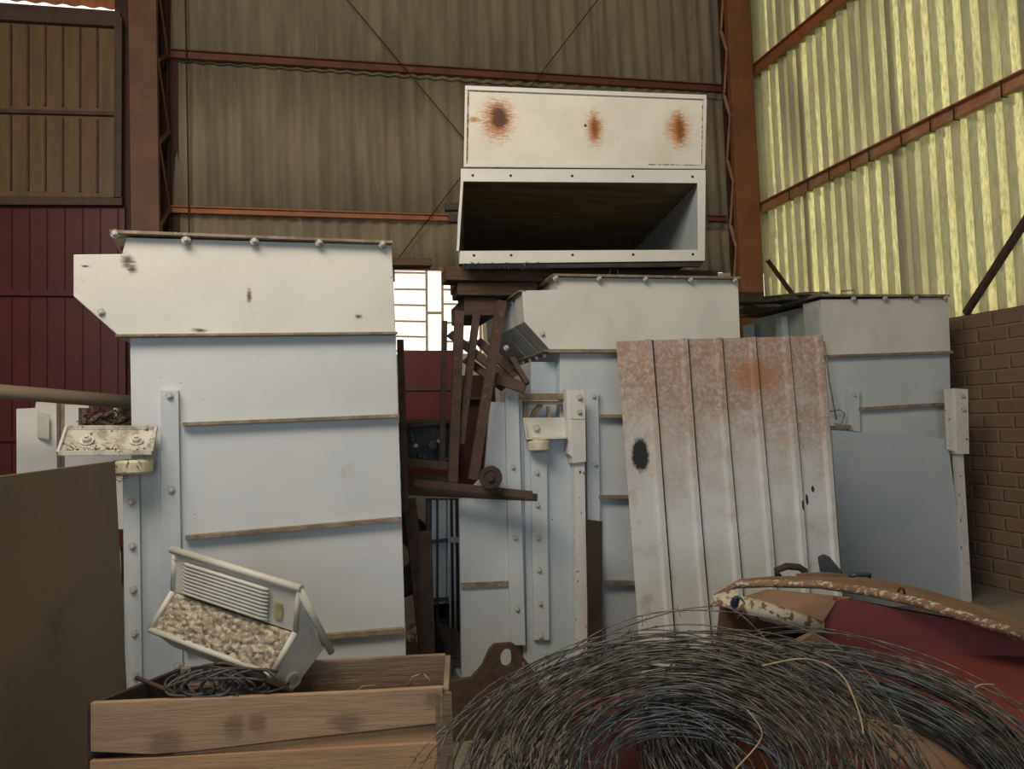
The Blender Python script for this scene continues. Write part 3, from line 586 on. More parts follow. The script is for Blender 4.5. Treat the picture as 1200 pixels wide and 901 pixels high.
# ---------------- leaning ribbed sheet
FS = vplane(0.5, 850, 600, 4.62, lean=6)
tl_, tr2, bl_, br2 = hit((722, 400), FS), hit((963, 393), FS), hit((751, 770), FS), hit((987, 690), FS)
def ext(t_, b_, z): return t_ + (b_ - t_) * ((t_.z - z) / (t_.z - b_.z))
bl_, br2 = ext(tl_, bl_, .02), ext(tr2, br2, .02)
prof = []
npan = 6
for i in range(npan):
    for (u, h) in ((0, 0), (.74, 0), (.79, .026), (.915, .026), (.925, -.016), (.950, -.016), (.957, .0)): prof.append(((i + u) / npan, h))
prof.append((1.0, 0)); prof = sorted(set(prof))
ns = FS[1]; nv = 24
mb = MB(); vs = []; k = len(prof)
for j in range(nv + 1):
    v = j / nv
    for (u, h) in prof:
        p = (tl_ * (1 - u) + tr2 * u) * (1 - v) + (bl_ * (1 - u) + br2 * u) * v
        vs.append(p + ns * (h + .006 * math.sin(v * 5 + u * 7)))
mb.add(vs, [(j * k + i, j * k + i + 1, (j + 1) * k + i + 1, (j + 1) * k + i) for j in range(nv) for i in range(k - 1)])
base = (bl_ + br2) / 2
hp = hit((750, 533), FS) - base; xp = hit((945, 585), FS) - base; xq = hit((886, 440), FS) - base; zr = hit((850, 462), FS).z - base.z
m_sheet = mat('worn ribbed sheet coating', (.64, .68, .71), (.57, .59, .60), 3, rough=.6, grad=(hit((850, 640), FS).z - base.z, hit((850, 430), FS).z - base.z, (.34, .225, .175), 1.0),
              spots=(.20, .13, .10), spot_scale=30, spot_cut=.71, spots2=(.50, .42, .36), s2_scale=6, s2_cut=.56, bump=.15, bump_scale=40,
              patches=(((hp.x, 0, hp.z), .058, .105, (.025, .025, .024), .24), ((xp.x, 0, xp.z), .010, .035, (.05, .04, .04), .09), ((xp.x + .05, 0, xp.z + .06), .012, .02, (.05, .04, .04), .09), ((xp.x - .05, 0, xp.z - .03), .008, .03, (.05, .04, .04), .09), ((xq.x, 0, xq.z), .20, .12, (.36, .19, .12), .6)))
seams = []
for i in range(npan):
    for (du, hh, ww) in ((.967, .003, .011),):
        sm_ = MB()
        for j in range(nv):
            q = []
            for (jj, uu) in ((j, -1), (j, 1), (j + 1, 1), (j + 1, -1)):
                v = jj / nv; u = (i + du) / npan + uu * ww / 2 / 1.25
                q.append((tl_ * (1 - u) + tr2 * u) * (1 - v) + (bl_ * (1 - u) + br2 * u) * v + ns * (hh + .006 * math.sin(v * 5 + u * 7)))
            sm_.prism(q, [k_ + ns * .004 for k_ in q])
        seams.append(sm_)
rs = make('ribbed_sheet', mb, m_sheet, base=base, solid=.003)
for sm_ in seams: make('rusted_seam', sm_, m_rustdark, rs)  # dark rust strips; they also paint the shade line beside each rib
tag(rs, 'leaning ribbed metal sheet, pinkish brown at the top, with a black peeled spot', 'metal sheet')

# ---------------- duct pieces on the timber
FD = vplane(-7, 690, 200, 5.0)
dk = thing('steel_duct', 'open wide steel duct with white bolted frame and dark inside, stacked under the box', 'duct', hit((685, 308), FD))
Dd = Vector((math.sin(rad(10)), math.cos(rad(10)), 0)) * 1.9
mb = MB(); mb.slab([(540, 197.5), (827, 199), (827, 214.5), (540, 212.5)], FD, .012, .012); mb.slab([(817.5, 214), (827, 214), (826, 306), (818, 293)], FD, .012, .012); mb.slab([(539, 294), (818, 292.5), (826, 292), (826, 305.5), (538, 309)], FD, .012, .012); mb.slab([(540, 212), (543, 212), (538, 294), (535, 294)], FD, .012, .012)
fo = make('front_flange', mb, m_white, dk, bevel=.0015)
i_tl, i_tr, i_br, i_bl = hit((543, 213), FD), hit((818, 214), FD), hit((818, 300), FD), hit((538, 302), FD)
dz = i_tr.z - i_br.z
b_tl, b_tr = i_tl + Dd + Vector((0, 0, -dz * .04)), i_tr + Dd + Vector((0, 0, -dz * .04)); b_bl, b_br = i_bl + Dd, i_br + Dd
e = Vector((0, 0, .006))
mb = MB(); mb.prism([i_tl, i_tr, b_tr, b_tl], [v + e for v in (i_tl, i_tr, b_tr, b_tl)]); make('sloping_top', mb, m_duct_in, dk)
mb = MB(); mb.prism([b_tl, b_tr, b_br, b_bl], [v + Dd * .003 for v in (b_tl, b_tr, b_br, b_bl)]); make('back_plate', mb, m_duct_in, dk)
mb = MB(); mb.prism([i_tr, i_br, b_br, b_tr], [v + Vector((.006, 0, 0)) for v in (i_tr, i_br, b_br, b_tr)]); make('right_side', mb, m_blue, dk)
mb = MB(); mb.prism([i_br, i_bl, b_bl, b_br], [v - e for v in (i_br, i_bl, b_bl, b_br)]); make('floor_plate', mb, m_edge, dk)
def cur(u, v): 
    a = i_tl * (1 - v) + i_bl * v; return a + Dd * u + Vector((-.02 * math.sin(PI * (1 - v)) * 1.0 + .0, 0, -dz * .04 * u * (1 - v)))
mb = MB(); mb.grid(cur, 6, 10); make('left_side', mb, mat('pale green side', (.42, .46, .33), (.34, .37, .26), 5), dk, solid=.005)
hole_m = mat('bolt hole shadow', (.02, .018, .015))
for y, xs in ((205.5, (554, 598.5, 670.5, 741.5, 811.5)), (299.3, (555.5, 599, 671, 742, 812))):
    for x in xs:
        q = hit((x, y - (1.3 * (x - 554) / 260 if y > 250 else -1.6 * (x - 554) / 260)), FD, .012)
        mb = MB(); mb.lathe(q, FD[1], [(0, .009), (.0012, .009), (.0012, 0)], 16); make('bolt_hole', mb, hole_m, dk)
mb = MB()
for i in range(150):
    x = random.uniform(541, 640); p = hit((x, 309 + random.uniform(-1, 3)), FD, .016); mb.bar(p, p + Vector((random.uniform(-.02, .02), 0, random.uniform(-.03, .01))), .003, .003)
nb = make('frayed_gasket', mb, m_dark, dk); nb['kind'] = 'stuff'
mb = MB(); mb.slab([(541, 309), (825, 306), (822, 312), (545, 315)], FD, 0, .03); make('rubber_gasket', mb, m_rubber, dk)
p1 = hit((582, 139), FD); zc = p1
bx = thing('rusty_steel_box', 'white steel box with three rust patches, on top of the open duct', 'steel box', hit((685, 198), FD))
o = ROOT[bx.name]
def rl(x, y): q = hit((x, y), FD) - o; return (q.x, 0, q.z)
RU, RD = (.42, .17, .035), (.085, .030, .014)
m_rbox = mat('white paint with rust patches', (.68, .655, .59), (.60, .58, .52), 3, rough=.55, spots=(.25, .13, .06), spot_scale=24, spot_cut=.735, spots2=(.58, .52, .41), s2_scale=3, s2_cut=.58, bump=.06, bump_scale=10,
             patches=((rl(583, 140), .11, .13, RU, .95), (rl(583, 140), .085, .12, RU, .6), (rl(585, 138), .062, .085, RD, .45), (rl(697, 152), .06, .10, RU, .95), (rl(697, 150), .042, .11, RU, .6), (rl(697, 150), .02, .07, (.20, .08, .03), .6), (rl(795, 152), .08, .12, RU, .95), (rl(795, 152), .052, .12, RU, .6), (rl(797, 151), .03, .09, (.20, .08, .03), .6), (rl(556, 140), .05, .02, RU, .9), (rl(686, 147), .010, .010, RD, .05)))
mb = MB(); mb.slab([(545.5, 101), (828, 112), (826, 197.5), (544, 196.5)], FD, .0, ext=Dd * .5); make('box_body', mb, m_rbox, bx)
mb = MB()
for poly in ([(545, 100), (828, 111), (828, 116), (545, 105)], [(545, 105), (548, 105), (546.5, 192), (543.5, 192)], [(825, 116), (828.5, 116), (826.5, 195), (823.5, 195)], [(543.5, 191.5), (826, 194), (826, 197.8), (543.5, 195.5)]): mb.slab(poly, FD, .014, .014)
make('rolled_edge', mb, m_white, bx, bevel=.002)
mb = MB()
for poly in ([(548, 106), (550, 106), (548.2, 191), (546.2, 191)], [(549, 105.5), (600, 107.5), (600, 108.5), (549, 106.8)], [(780, 114.3), (824, 116), (824, 117.2), (780, 115.3)], [(823, 117), (825, 117), (823.5, 193.5), (821.8, 193.5)], [(760, 192), (823, 193), (823, 194.5), (760, 193.2)]): mb.slab(poly, FD, .003, .003)
make('rusted_seam', mb, mat('rusted seam', (.20, .10, .05), (.55, .48, .38), 40, contrast=(.45, .6)), bx)
# timbers
def tim(xl, xr, y0, y1, z0, z1, lab, m=None):
    ym = (y0 + y1) / 2; mb = MB(); a = X_at(xl, 325, y0); b_ = X_at(xr, 325, y0) if xr > 0 else -xr
    mb.bar(Vector((a, ym, (z0 + z1) / 2)), Vector((b_, ym, (z0 + z1) / 2)), y1 - y0, z1 - z0)
    tagged(mb, 'timber_beam', m_timber, lab, 'timber beam', 'old timber beams under the duct', bevel=.008)
zl2 = tl[0].z + .002
tim(523, 842, 4.86, 5.06, zl2, zl2 + .088, 'front timber beam under the duct, its left end sticking out over the window')
tim(533, 838, 5.24, 5.46, zl2, zl2 + .088, 'second timber beam behind the front one under the duct')
tim(540, 895, 5.74, 5.92, zl2, zl2 + .088, 'rear timber beam under the duct, reaching right to the corner column')
zs = hit((612, 340.5), F2).z + .012
tim(536, -(tl[0].x - .02), 4.90, 5.14, zs, zl2 - .004, 'short lower timber on the shoulder of the middle casing, below the front beam')
mb = MB(); x0_, x1_ = X_at(544, 355, 4.95), X_at(582, 355, 4.95); box(mb, x0_, x1_, 4.95, 5.5, zs - .125, zs - .004); tagged(mb, 'timber_block', m_timber, 'dark squared timber block hanging below the beams left of the middle casing', 'timber block', bevel=.006)
d_ = 4.0
zt1 = hit((300, 275), F1, .045).z + .004
zt1 = max(v.z for v in [hit(p, F1, .045) for p in ((128, 269), (460, 282))]) + .004
q = hitz((480, 311), zt1)
mb = MB(); box(mb, X_at(420, 306, q.y), X_at(506.5, 306, q.y), q.y, q.y + .12, zt1, zt1 + .05); tagged(mb, 'timber_offcut', m_timber, 'dark timber end lying on the tall left casing, sticking out right of it', 'timber', bevel=.005)
for (x0, y0, x1, y1) in ((521, 237, 541, 246), (526, 250, 541, 260)):
    mb = MB(); mb.slab([(x0, y0), (x1, y0), (x1, y1), (x0, y1)], FD, -.25, .06); make('side_stub', mb, m_rustdark, dk, bevel=.008)

# ================================================================== SCRAP STEEL BETWEEN THE CASINGS
def plank3(a, b_, w_, th, m, name, lab, cat='steel bar', d0=4.5, d1=4.5, L=False):
    A_, B_ = pt(*a, d0), pt(*b_, d1); mb = MB()
    if L:
        d = (B_ - A_).normalized(); x = Vector((0, -1, 0)); y = d.cross(x).normalized()
        q = [y * -w_ / 2, y * w_ / 2, y * w_ / 2 - x * .04, y * (w_ / 2 - .006) - x * .04, y * (w_ / 2 - .006) - x * .006, y * -w_ / 2 - x * .006]
        mb.prism([A_ + k for k in q], [B_ + k for k in q])
    else: mb.bar(A_, B_, th, w_, up=(B_ - A_).cross(Vector((0, -1, 0))))
    return tagged(mb, name, m, lab, cat, 'rusty steel bars between the casings', bevel=.002)
px = 4.5 / 900
plank3((469, 398), (475, 600), 8 * px, .02, m_rust, 'steel_bar', 'thin brown bar standing against the right edge of the tall left casing', d0=4.55, d1=4.4)
plank3((480, 584), (507, 836), 15 * px, .012, m_rust, 'steel_bar', 'brown bar slanting down right below the shelf of angle irons', d0=4.6, d1=4.4, L=True)
plank3((498, 622), (504, 836), 15 * px, .012, m_rustdark, 'steel_bar', 'wide dark brown bar standing right behind the wooden crate', d0=4.35, d1=4.25)
plank3((521, 376), (518, 545), 7 * px, .02, m_rustdark, 'steel_bar', 'thinnest upright bar, leftmost of those crossing the bright window', d0=4.9, d1=4.7)
plank3((539, 364), (531, 565), 11.5 * px, .03, m_rust, 'steel_bar', 'tall brown upright, second from left of those before the window', d0=4.75, d1=4.5, L=True)
plank3((559, 368), (540, 520), 9 * px, .03, m_rust, 'steel_bar', 'brown upright with rounded top leaning left before the window', d0=4.9, d1=4.6, L=True)
plank3((589, 352), (555, 562), 11.5 * px, .03, m_rust, 'steel_bar', 'long brown angle bar leaning right against the blue hood of the middle casing', d0=4.55, d1=4.45, L=True)
for a, b_, lab in (((527, 390), (600, 447), 'top sloping brown channel behind the uprights'), ((560, 398), (606, 440), 'short sloping brown channel next to the blue hood'), ((545, 420), (592, 455), 'lower sloping brown channel behind the uprights')):
    plank3(a, b_, 10 * px, .04, m_rust, 'channel_bar', lab, d0=5.0, d1=4.65, L=True)
plank3((574, 441), (616, 455), 13 * px, .04, m_rust, 'channel_bar', 'cross end of the sloping brown channels, beside the pale side body', d0=4.62, d1=4.6)
plank3((600, 420), (618, 450), 6 * px, .04, m_rust, 'channel_bar', 'narrow brown strip running down to the cross end under the blue hood', d0=4.64, d1=4.58)
plank3((471, 541), (535, 547), 10 * px, .012, m_rust, 'angle_iron', 'upper short angle iron lying flat behind the uprights', d0=4.6, d1=4.6, L=True)
plank3((485, 565.5), (624, 580), 9 * px, .012, m_rust, 'angle_iron', 'long speckled angle iron lying under the round roller', d0=4.42, d1=4.42, L=True)
plank3((460, 575), (630, 583), 9 * px, .012, m_rustdark, 'angle_iron', 'dark angle iron lying lowest, behind the speckled one', d0=4.5, d1=4.5, L=True)
plank3((460, 556), (540, 562), 8 * px, .012, m_rustdark, 'angle_iron', 'dark angle iron in the shadow between the two lying irons', d0=4.65, d1=4.65)
q = pt(575, 559.5, 4.36)
mb = MB(); ax = -FW; mb.lathe(q, ax, [(-.22, 0), (-.22, .045), (-.03, .045), (-.03, .064), (0, .066), (.012, .062), (.012, .042), (.006, .040), (.006, .02), (.03, .018), (.03, 0)], 30); r_ = tagged(mb, 'steel_roller', m_rustdark, 'round dark roller end resting on the speckled angle iron', 'roller')
# greasy motor block on the shelf
mt = thing('engine_block', 'greasy black engine block seen behind the bars, above the angle irons', 'engine block', pt(500, 546, 5.0))
FM = vplane(10, 500, 520, 5.0)
mb = MB(); mb.slab([(474, 503), (498, 497), (528, 497), (534, 545), (480, 545)], FM, 0, .3); make('block_body', mb, m_dark, mt, bevel=.01)
mb = MB(); mb.slab([(475, 497), (500, 491), (530, 493), (530, 497), (498, 499), (475, 503)], FM, .03, .35); make('cover_plate', mb, m_rust, mt, bevel=.004)
for (x, y, r_) in ((482, 516, .018), (486, 522, .014), (491, 534, .018), (513, 517, .012), (497, 536, .02), (506, 522, .03)):
    mb = MB(); mb.lathe(hit((x, y), FM, 0), FM[1], [(0, 0), (0, r_), (.03, r_), (.035, r_ * .6), (.035, 0)], 12); make('fitting', mb, m_steel if r_ > .015 else m_bolt, mt)
# red machine behind, under the window
FR = vplane(0, 500, 450, 6.6)
rmc = thing('red_machine_cabinet', 'dark red machine cabinet under the bright window, behind the bars', 'machine cabinet', foot(515, 450, FR))
def cab(x0, x1, y0, m, nm, off=0.0, dep=.5):
    a, b_ = hit((x0, y0), FR, off), hit((x1, y0), FR, off); mb = MB(); box(mb, a.x, b_.x, a.y, a.y + dep, 0, a.z); return make(nm, mb, m, rmc, bevel=.008)
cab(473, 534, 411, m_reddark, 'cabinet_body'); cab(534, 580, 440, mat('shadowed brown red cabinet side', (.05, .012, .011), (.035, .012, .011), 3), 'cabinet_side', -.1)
mb = MB(); mb.slab([(473, 455), (534, 455), (534, 457.5), (473, 457.5)], FR, .02, .03); mb.slab([(540, 465), (566, 465), (566, 468), (540, 468)], FR, .0, .1); make('trim_strip', mb, m_rust, rmc)
# blue electrical slats and plate in the gap
FG = vplane(0, 520, 650, 5.3)
rk = thing('blue_machine_frame', 'narrow blue grey slatted frame with pipe brackets in the dark gap', 'machine frame', foot(520, 650, FG))
mb = MB(); mb.slab([(499, 584), (541, 584), (541, 760), (499, 760)], FG, -.05, .01); make('backing_plate', mb, m_steel, rk)
for (x, w_, m) in ((500, 4, m_steel), (506, 5, m_blue), (514, 9, m_blue), (524, 3, m_mid)):
    mb = MB(); mb.slab([(x, 586), (x + w_, 586), (x + w_, 725), (x, 725)], FG, 0, .03); make('upright_slat', mb, m, rk)
for y in (634, 703):
    mb = MB(); mb.slab([(500, y), (534, y - 3), (534, y), (500, y + 4)], FG, .05, .04); make('pipe_clamp', mb, m_steel, rk)
for x in (526, 532):
    mb = MB(); mb.cyl(hit((x, 586), FG, .08), hit((x + 2, 740), FG, .08), .009, 10); make('thin_pipe', mb, m_mid, rk)
    mb = MB(); mb.lathe(hit((x + 3, 632), FG, .10), FG[1], [(0, 0), (0, .02), (.03, .02), (.03, 0)], 6); make('clamp_nut', mb, m_bolt, rk)
mb = MB(); box(mb, hit((498, 700), FG).x, hit((540, 700), FG).x, FG[0].y, FG[0].y + .4, 0, .35); make('base_box', mb, m_dark, rk)
mb = MB(); mb.poly3([pt(512, 728, 5.0), pt(541, 742, 4.9), pt(541, 770, 4.75), pt(524, 770, 4.75)], Vector((0, 0, -.01))); tagged(mb, 'steel_plate', m_rustdark, 'small dark steel plate lying in the gap left of the narrow casing section', 'steel plate')
# tyre edge and stones behind the gap
q = pt(462, 650, 5.6)
mb = MB(); mb.lathe(q, (-.2, -1, 0), [(-.09, .12), (-.09, .27), (-.05, .31), (.05, .31), (.09, .27), (.09, .12), (-.09, .12)], 36); tagged(mb, 'old_tyre', m_rubber, 'edge of a black tyre peeking out right of the tall left casing', 'tyre')
# plaster low wall patch seen in the gap
mb = MB(); 
for i in range(26):
    p = pt(random.uniform(474, 500), random.uniform(720, 745), random.uniform(5.6, 6.2)); p.z = .02
    r_ = random.uniform(.02, .05); mb.lathe(p, (0, 0, 1), [(-.02, r_ * .7), (r_ * .4, r_), (r_ * .8, r_ * .6), (r_, 0)], 7)
rb_ = make('gravel', mb, m_plaster, base=(p.x, p.y, 0)); rb_['kind'] = 'stuff'; rb_['label'] = 'pale rubble on the floor in the gap beside the tall left casing'; rb_['category'] = 'gravel'
lw_ = MB(); a = pt(455, 578, 6.3); b_ = pt(545, 578, 6.3); box(lw_, a.x, b_.x, a.y, a.y + .12, 0, a.z); struct('wall_low', lw_, m_plaster)
# steel lug with hole
FLg = vplane(0, 580, 780, 3.9)
def lug_outline():
    return [(524, 870), (524, 800), (540, 797), (553, 795), (566, 780), (574, 762), (580, 755.5), (600, 754), (605, 757), (612, 768), (618, 776), (630, 792), (640, 870)]
import bmesh
def plate_with_hole(outline, hole_c, hr, pl, t_, n=20):
    # ring of quads from the hole to the outline, extruded
    import mathutils
    bm = bmesh.new(); cx_, cy_ = hole_c
    hv = [(cx_ + hr[0] * math.cos(2 * PI * i / n), cy_ + hr[1] * math.sin(2 * PI * i / n)) for i in range(n)]
    ov = [Vector(hit(p, pl)) for p in outline]; hv3 = [hit(p, pl) for p in hv]
    a = [bm.verts.new(v) for v in ov]; b2_ = [bm.verts.new(v) for v in hv3]
    ed = [bm.edges.new((a[i], a[(i + 1) % len(a)])) for i in range(len(a))] + [bm.edges.new((b2_[i], b2_[(i + 1) % n])) for i in range(n)]
    bmesh.ops.triangle_fill(bm, use_beauty=True, use_dissolve=False, edges=ed)
    r = bmesh.ops.extrude_face_region(bm, geom=list(bm.faces)); bmesh.ops.translate(bm, verts=[g for g in r['geom'] if isinstance(g, bmesh.types.BMVert)], vec=-pl[1] * t_)
    bm.verts.ensure_lookup_table(); bm.verts.index_update()
    mb = MB(); mb.add([v.co.copy() for v in bm.verts], [tuple(v.index for v in f.verts) for f in bm.faces]); bm.free(); return mb
mb = plate_with_hole(lug_outline(), (594, 771), (7.5, 11), FLg, .035)
tagged(mb, 'lifting_lug', m_rust, 'thick rusty steel lug with a round hole, between crate and wire coil', 'steel lug', base=foot(580, 800, FLg))

# ================================================================== WOODEN CRATE AND SINK
zc_ = hit((313, 815), vplane(0, 313, 815, 2.35)).z
fl_, fr_, bl2, br3 = hitz((107, 825), zc_), hitz((519, 807), zc_), hitz((212, 783), zc_), hitz((522, 767), zc_)
cr = thing('wooden_crate', 'rough wooden plank crate in the left foreground holding the white sink', 'crate', ((fl_.x + br3.x) / 2, (fl_.y + br3.y) / 2, 0))
FC = (fl_, Vector(((fr_ - fl_).y, -(fr_ - fl_).x, 0)).normalized())
def down(p, pl=FC): return hit(p, pl)
tA = [(106, 824), (180, 821), (330, 815), (440, 810), (519, 805.5), (518, 847), (430, 857), (330, 868), (230, 880), (180, 884), (106, 881)]
mb = MB(); mb.slab(tA, FC, .02, .022); make('front_plank', mb, m_wood0, cr, bevel=.002)
mb = MB(); mb.slab([(106, 893), (250, 887), (400, 880), (519, 869), (519, 849), (519, 1005), (106, 1015)], FC, .02, .022)
mb = MB(); mb.slab([(105, 892), (519, 870), (519, 960), (105, 975)], FC, .02, .022); make('front_plank', mb, m_wood, cr, bevel=.002)
mb = MB(); mb.slab([(200, 884), (330, 869), (519, 849), (519, 880), (200, 893)], FC, .006, .02); make('front_plank', mb, m_wood, cr, bevel=.002)
w3 = .02
def board(a, b_, z1, z0, th, m, nm='side_plank'):
    d = (b_ - a); nrm = Vector((-d.y, d.x, 0)).normalized() * th
    q = [Vector((a.x, a.y, z1)), Vector((b_.x, b_.y, z1)), Vector((b_.x, b_.y, z0)), Vector((a.x, a.y, z0))]
    mb = MB(); mb.poly3(q, nrm); return make(nm, mb, m, cr, bevel=.002)
zz = zc_ - .30; pr = 0
while zz > .02:
    board(fl_, fr_, zz - .005, max(zz - .14, 0), -.02, m_wood, 'front_plank'); zz -= .145
zz = zc_
while zz > .02:
    board(bl2, br3, zz, max(zz - .14, 0), .02, m_woodgrey, 'back_plank'); board(fr_, br3, zz - .002, max(zz - .14, 0), -.018, m_woodgrey, 'end_plank'); board(fl_, bl2, zz - .002, max(zz - .14, 0), .018, m_rustdark, 'end_plank'); zz -= .145
mb = MB(); mb.poly3([Vector((v.x, v.y, zc_ - .32)) for v in (fl_, fr_, br3, bl2)], Vector((0, 0, -.02))); make('crate_floor', mb, m_woodgrey, cr)
mb = MB(); mb.bar(hitz((519, 812), zc_ - .01), hitz((519, 812), zc_ - .01) - Vector((0, 0, zc_ - .02)), .02, .05); make('corner_post', mb, m_woodgrey, cr)
# rubble in the crate
random.seed(5)
# sink: prism along L with its profile on a plane
nL = (RT * -.72 + UP * .22 + FW * .62).normalized(); SP = (pt(347, 688, 2.50), nL)
def sp(x, y): return hit((x, y), SP)
Bt, Ec, Gf, Bf, Bb = sp(350, 689), sp(346, 741), sp(318, 791), sp(342, 811), sp(379, 761)
Lv = pt(205, 645, 2.50 + .26) - Bt
def fitL(p, target):   # length of the prism edge so its far end falls near the target pixel
    return p + Lv
sk = thing('laundry_sink', 'tilted dirty white plastic laundry sink with ribbed washboard, lying in the crate', 'laundry sink', (Bf + Bb) / 2 + Lv / 2)
ins = lambda p, k: p + Lv * k
prof5 = [Bt, Ec, Gf, Bf, Bb]
th = .012
# right end and left end walls
for k_, nm in ((0, 'end_wall'), (1 - th * 1.5, 'end_wall')):
    mb = MB(); mb.poly3([ins(p, k_) for p in prof5], Lv * (th * 1.5)); make(nm, mb, m_plastic, sk, bevel=.003)
def wall_(a, b_, nm, m=m_plastic, t_=.010, k0=0.0, k1=1.0):
    nn = (b_ - a).cross(Lv).normalized() * t_
    mb = MB(); mb.prism([ins(a, k0), ins(b_, k0), ins(b_, k1), ins(a, k1)], [v + nn for v in (ins(a, k0), ins(b_, k0), ins(b_, k1), ins(a, k1))]); return make(nm, mb, m, sk, bevel=.002)
wall_(Gf, Bf, 'front_wall'); wall_(Bf, Bb, 'bottom_wall'); wall_(Bb, Bt, 'back_wall')
wall_(Bt, Ec, 'washboard')
# washboard ribs
nw = (Ec - Bt).cross(Lv).normalized()
if nw.dot(CAM - Bt) < 0: nw = -nw
for i in range(9):
    f_ = .20 + i * .085; a = Bt.lerp(Ec, f_); mb = MB(); mb.tube([ins(a, .20) + nw * .010, ins(a, .24) + nw * .014, ins(a, .86) + nw * .014, ins(a, .90) + nw * .010], [.004, .0072, .0072, .004], 8); make('washboard_ridge', mb, m_plastic, sk)
# thick rounded rims
mb = MB(); mb.tube([ins(Bt, -.02), ins(Bt, 1.03)], .013, 12); mb.tube([ins(Gf, 0), ins(Gf, 1.0)], .011, 12); mb.tube([Bt, Ec], .008, 10); mb.tube([ins(Bt, 1.), ins(Ec, 1.)], .010, 10); mb.tube([Ec, Gf], .011, 12); mb.tube([ins(Ec, 1.), ins(Gf, 1.)], .011, 12); mb.tube([ins(Bt, 0), ins(Bb, -.06)], .012, 12); make('rolled_rim', mb, m_plastic, sk)
mb = MB(); mb.lathe(Bf.lerp(Gf, .35).lerp(Bb, .18), -nL if nL.dot(FW) > 0 else nL, [(0, .020), (.012, .020), (.012, .030), (0, .030)], 24); make('drain_boss', mb, m_plastic, sk)
mb = MB(); mb.poly3([ins(Bt, .10).lerp(ins(Ec, .10), f_) + nw * .004 for f_ in (.45,)] + [ins(Bt, .16).lerp(ins(Ec, .16), .45) + nw * .004, ins(Bt, .16).lerp(ins(Ec, .16), .80) + nw * .004, ins(Bt, .10).lerp(ins(Ec, .10), .80) + nw * .004], nw * .002); make('yellowed_sticker', mb, mat('yellowed sticker', (.45, .38, .20), (.3, .25, .15), 30), sk)
# dirt fill
nd = (Gf - Ec).cross(Lv).normalized()
if nd.z < 0: nd = -nd
def fill(u, v):
    p = Ec.lerp(Gf, .02 + .96 * v) + Lv * (.02 + .96 * u); e_ = min(u, 1 - u, v, 1 - v)
    return p + nd * (-.006 + min(e_ * .3, .008) + .016 * noise.noise(p * 60) * min(1, e_ * 12) + .010 * noise.noise(p * 90))
mb = MB(); mb.grid(fill, 70, 34); dirt = make('dirt_fill', mb, m_debris, sk, solid=.004); dirt['label'] = 'crust of dried plaster crumbs and dirt'
# cables in the crate
random.seed(9)
mb = MB(); ctr = pt(262, 797, 2.36)
for i in range(15):
    pts = []; r1 = random.uniform(.05, .13); r2 = random.uniform(.02, .045); ph = random.uniform(0, 6); tl2 = random.uniform(-.4, .4); cx_ = random.uniform(-.08, .10)
    for j in range(26):
        a = ph + j / 25 * 5.6; pts.append(ctr + RT * (cx_ + r1 * math.cos(a)) + UP * (r2 * math.sin(a) + tl2 * r1 * .3 * math.cos(a) - .01) + FW * (.03 * math.sin(a * 1.3 + i)))
    mb.tube(pts, .0042, 7)
mb.tube([pt(*p) for p in ((222, 812, 2.36), (216, 800, 2.36), (222, 786, 2.38), (240, 780, 2.4), (262, 777, 2.4), (290, 784, 2.38), (312, 785, 2.36), (330, 797, 2.36), (341, 812, 2.36))], .005, 8)
mb.tube([pt(*p) for p in ((224, 783, 2.38), (252, 778, 2.36), (245, 792, 2.35), (230, 812, 2.35))], .004, 8)
cb_ = tagged(mb, 'cable_bundle', m_cable, 'tangle of black cables in the crate under the sink', 'cable')
mb = MB(); mb.tube([pt(160, 794, 2.55), pt(190, 806, 2.45), pt(214, 816, 2.4)], .007, 8); tagged(mb, 'thin_stick', m_rust, 'thin brown stick leaning out of the crate at its left corner', 'stick')
for i, (pp, lab) in enumerate((((( 414, 812), (425, 804), (440, 803)), 'left curled straw coloured twine lying in the crate'), (((478, 806), (483, 793), (492, 790)), 'middle curled straw twine standing in the crate'), (((497, 790), (503, 796), (501, 806)), 'right curled straw twine standing in the crate'))):
    mb = MB(); mb.tube([pt(x, y, 2.46) for x, y in pp], .0022, 6); tagged(mb, 'twine_end', m_straw, lab, 'twine')

# ================================================================== RED MACHINE AND BARBED WIRE
dk_n = Vector((0, -math.sin(rad(14)), math.cos(rad(14)))); dk_o = Vector((1.4, 1.9, .47))
def deck(x, y, h=0.0): z = dk_o.z + (y - dk_o.y) * math.tan(rad(14)) + h; return Vector((x, y, z))
rm = thing('red_farm_machine', 'red and rusty farm machine in the right foreground under the wire coils', 'farm machine', (1.8, 2.0, 0))
top = [deck(.46, .8), deck(3.2, .8), deck(3.2, 2.66), deck(.80, 2.66)]
mb = MB(); mb.prism(top, [Vector((v.x, v.y, 0)) for v in top]); make('sloping_deck', mb, m_red, rm, bevel=.01)
DP = (deck(1.4, 1.9, .012), dk_n)
for poly in ([(900, 780), (1000, 800), (1090, 845), (1160, 905), (1100, 915), (1040, 885), (1012, 870), (975, 862), (900, 880)], [(783, 893), (800, 880), (822, 884), (836, 905), (850, 935), (770, 935)]):
    mb = MB(); mb.poly3([hit(p, DP) for p in poly], -dk_n * .010); make('dusty_plate', mb, m_dust, rm)
FE = vplane(-14, 1080, 770, 2.98)
mb = MB(); mb.poly3([hit((978, 700), FE), hit((1210, 742), FE), hit((1210, 830), FE), hit((1100, 830), FE), hit((935, 830), FE), hit((950, 745), FE)], Vector((.01, .03, 0))); make('side_plate', mb, m_red, rm, bevel=.003)
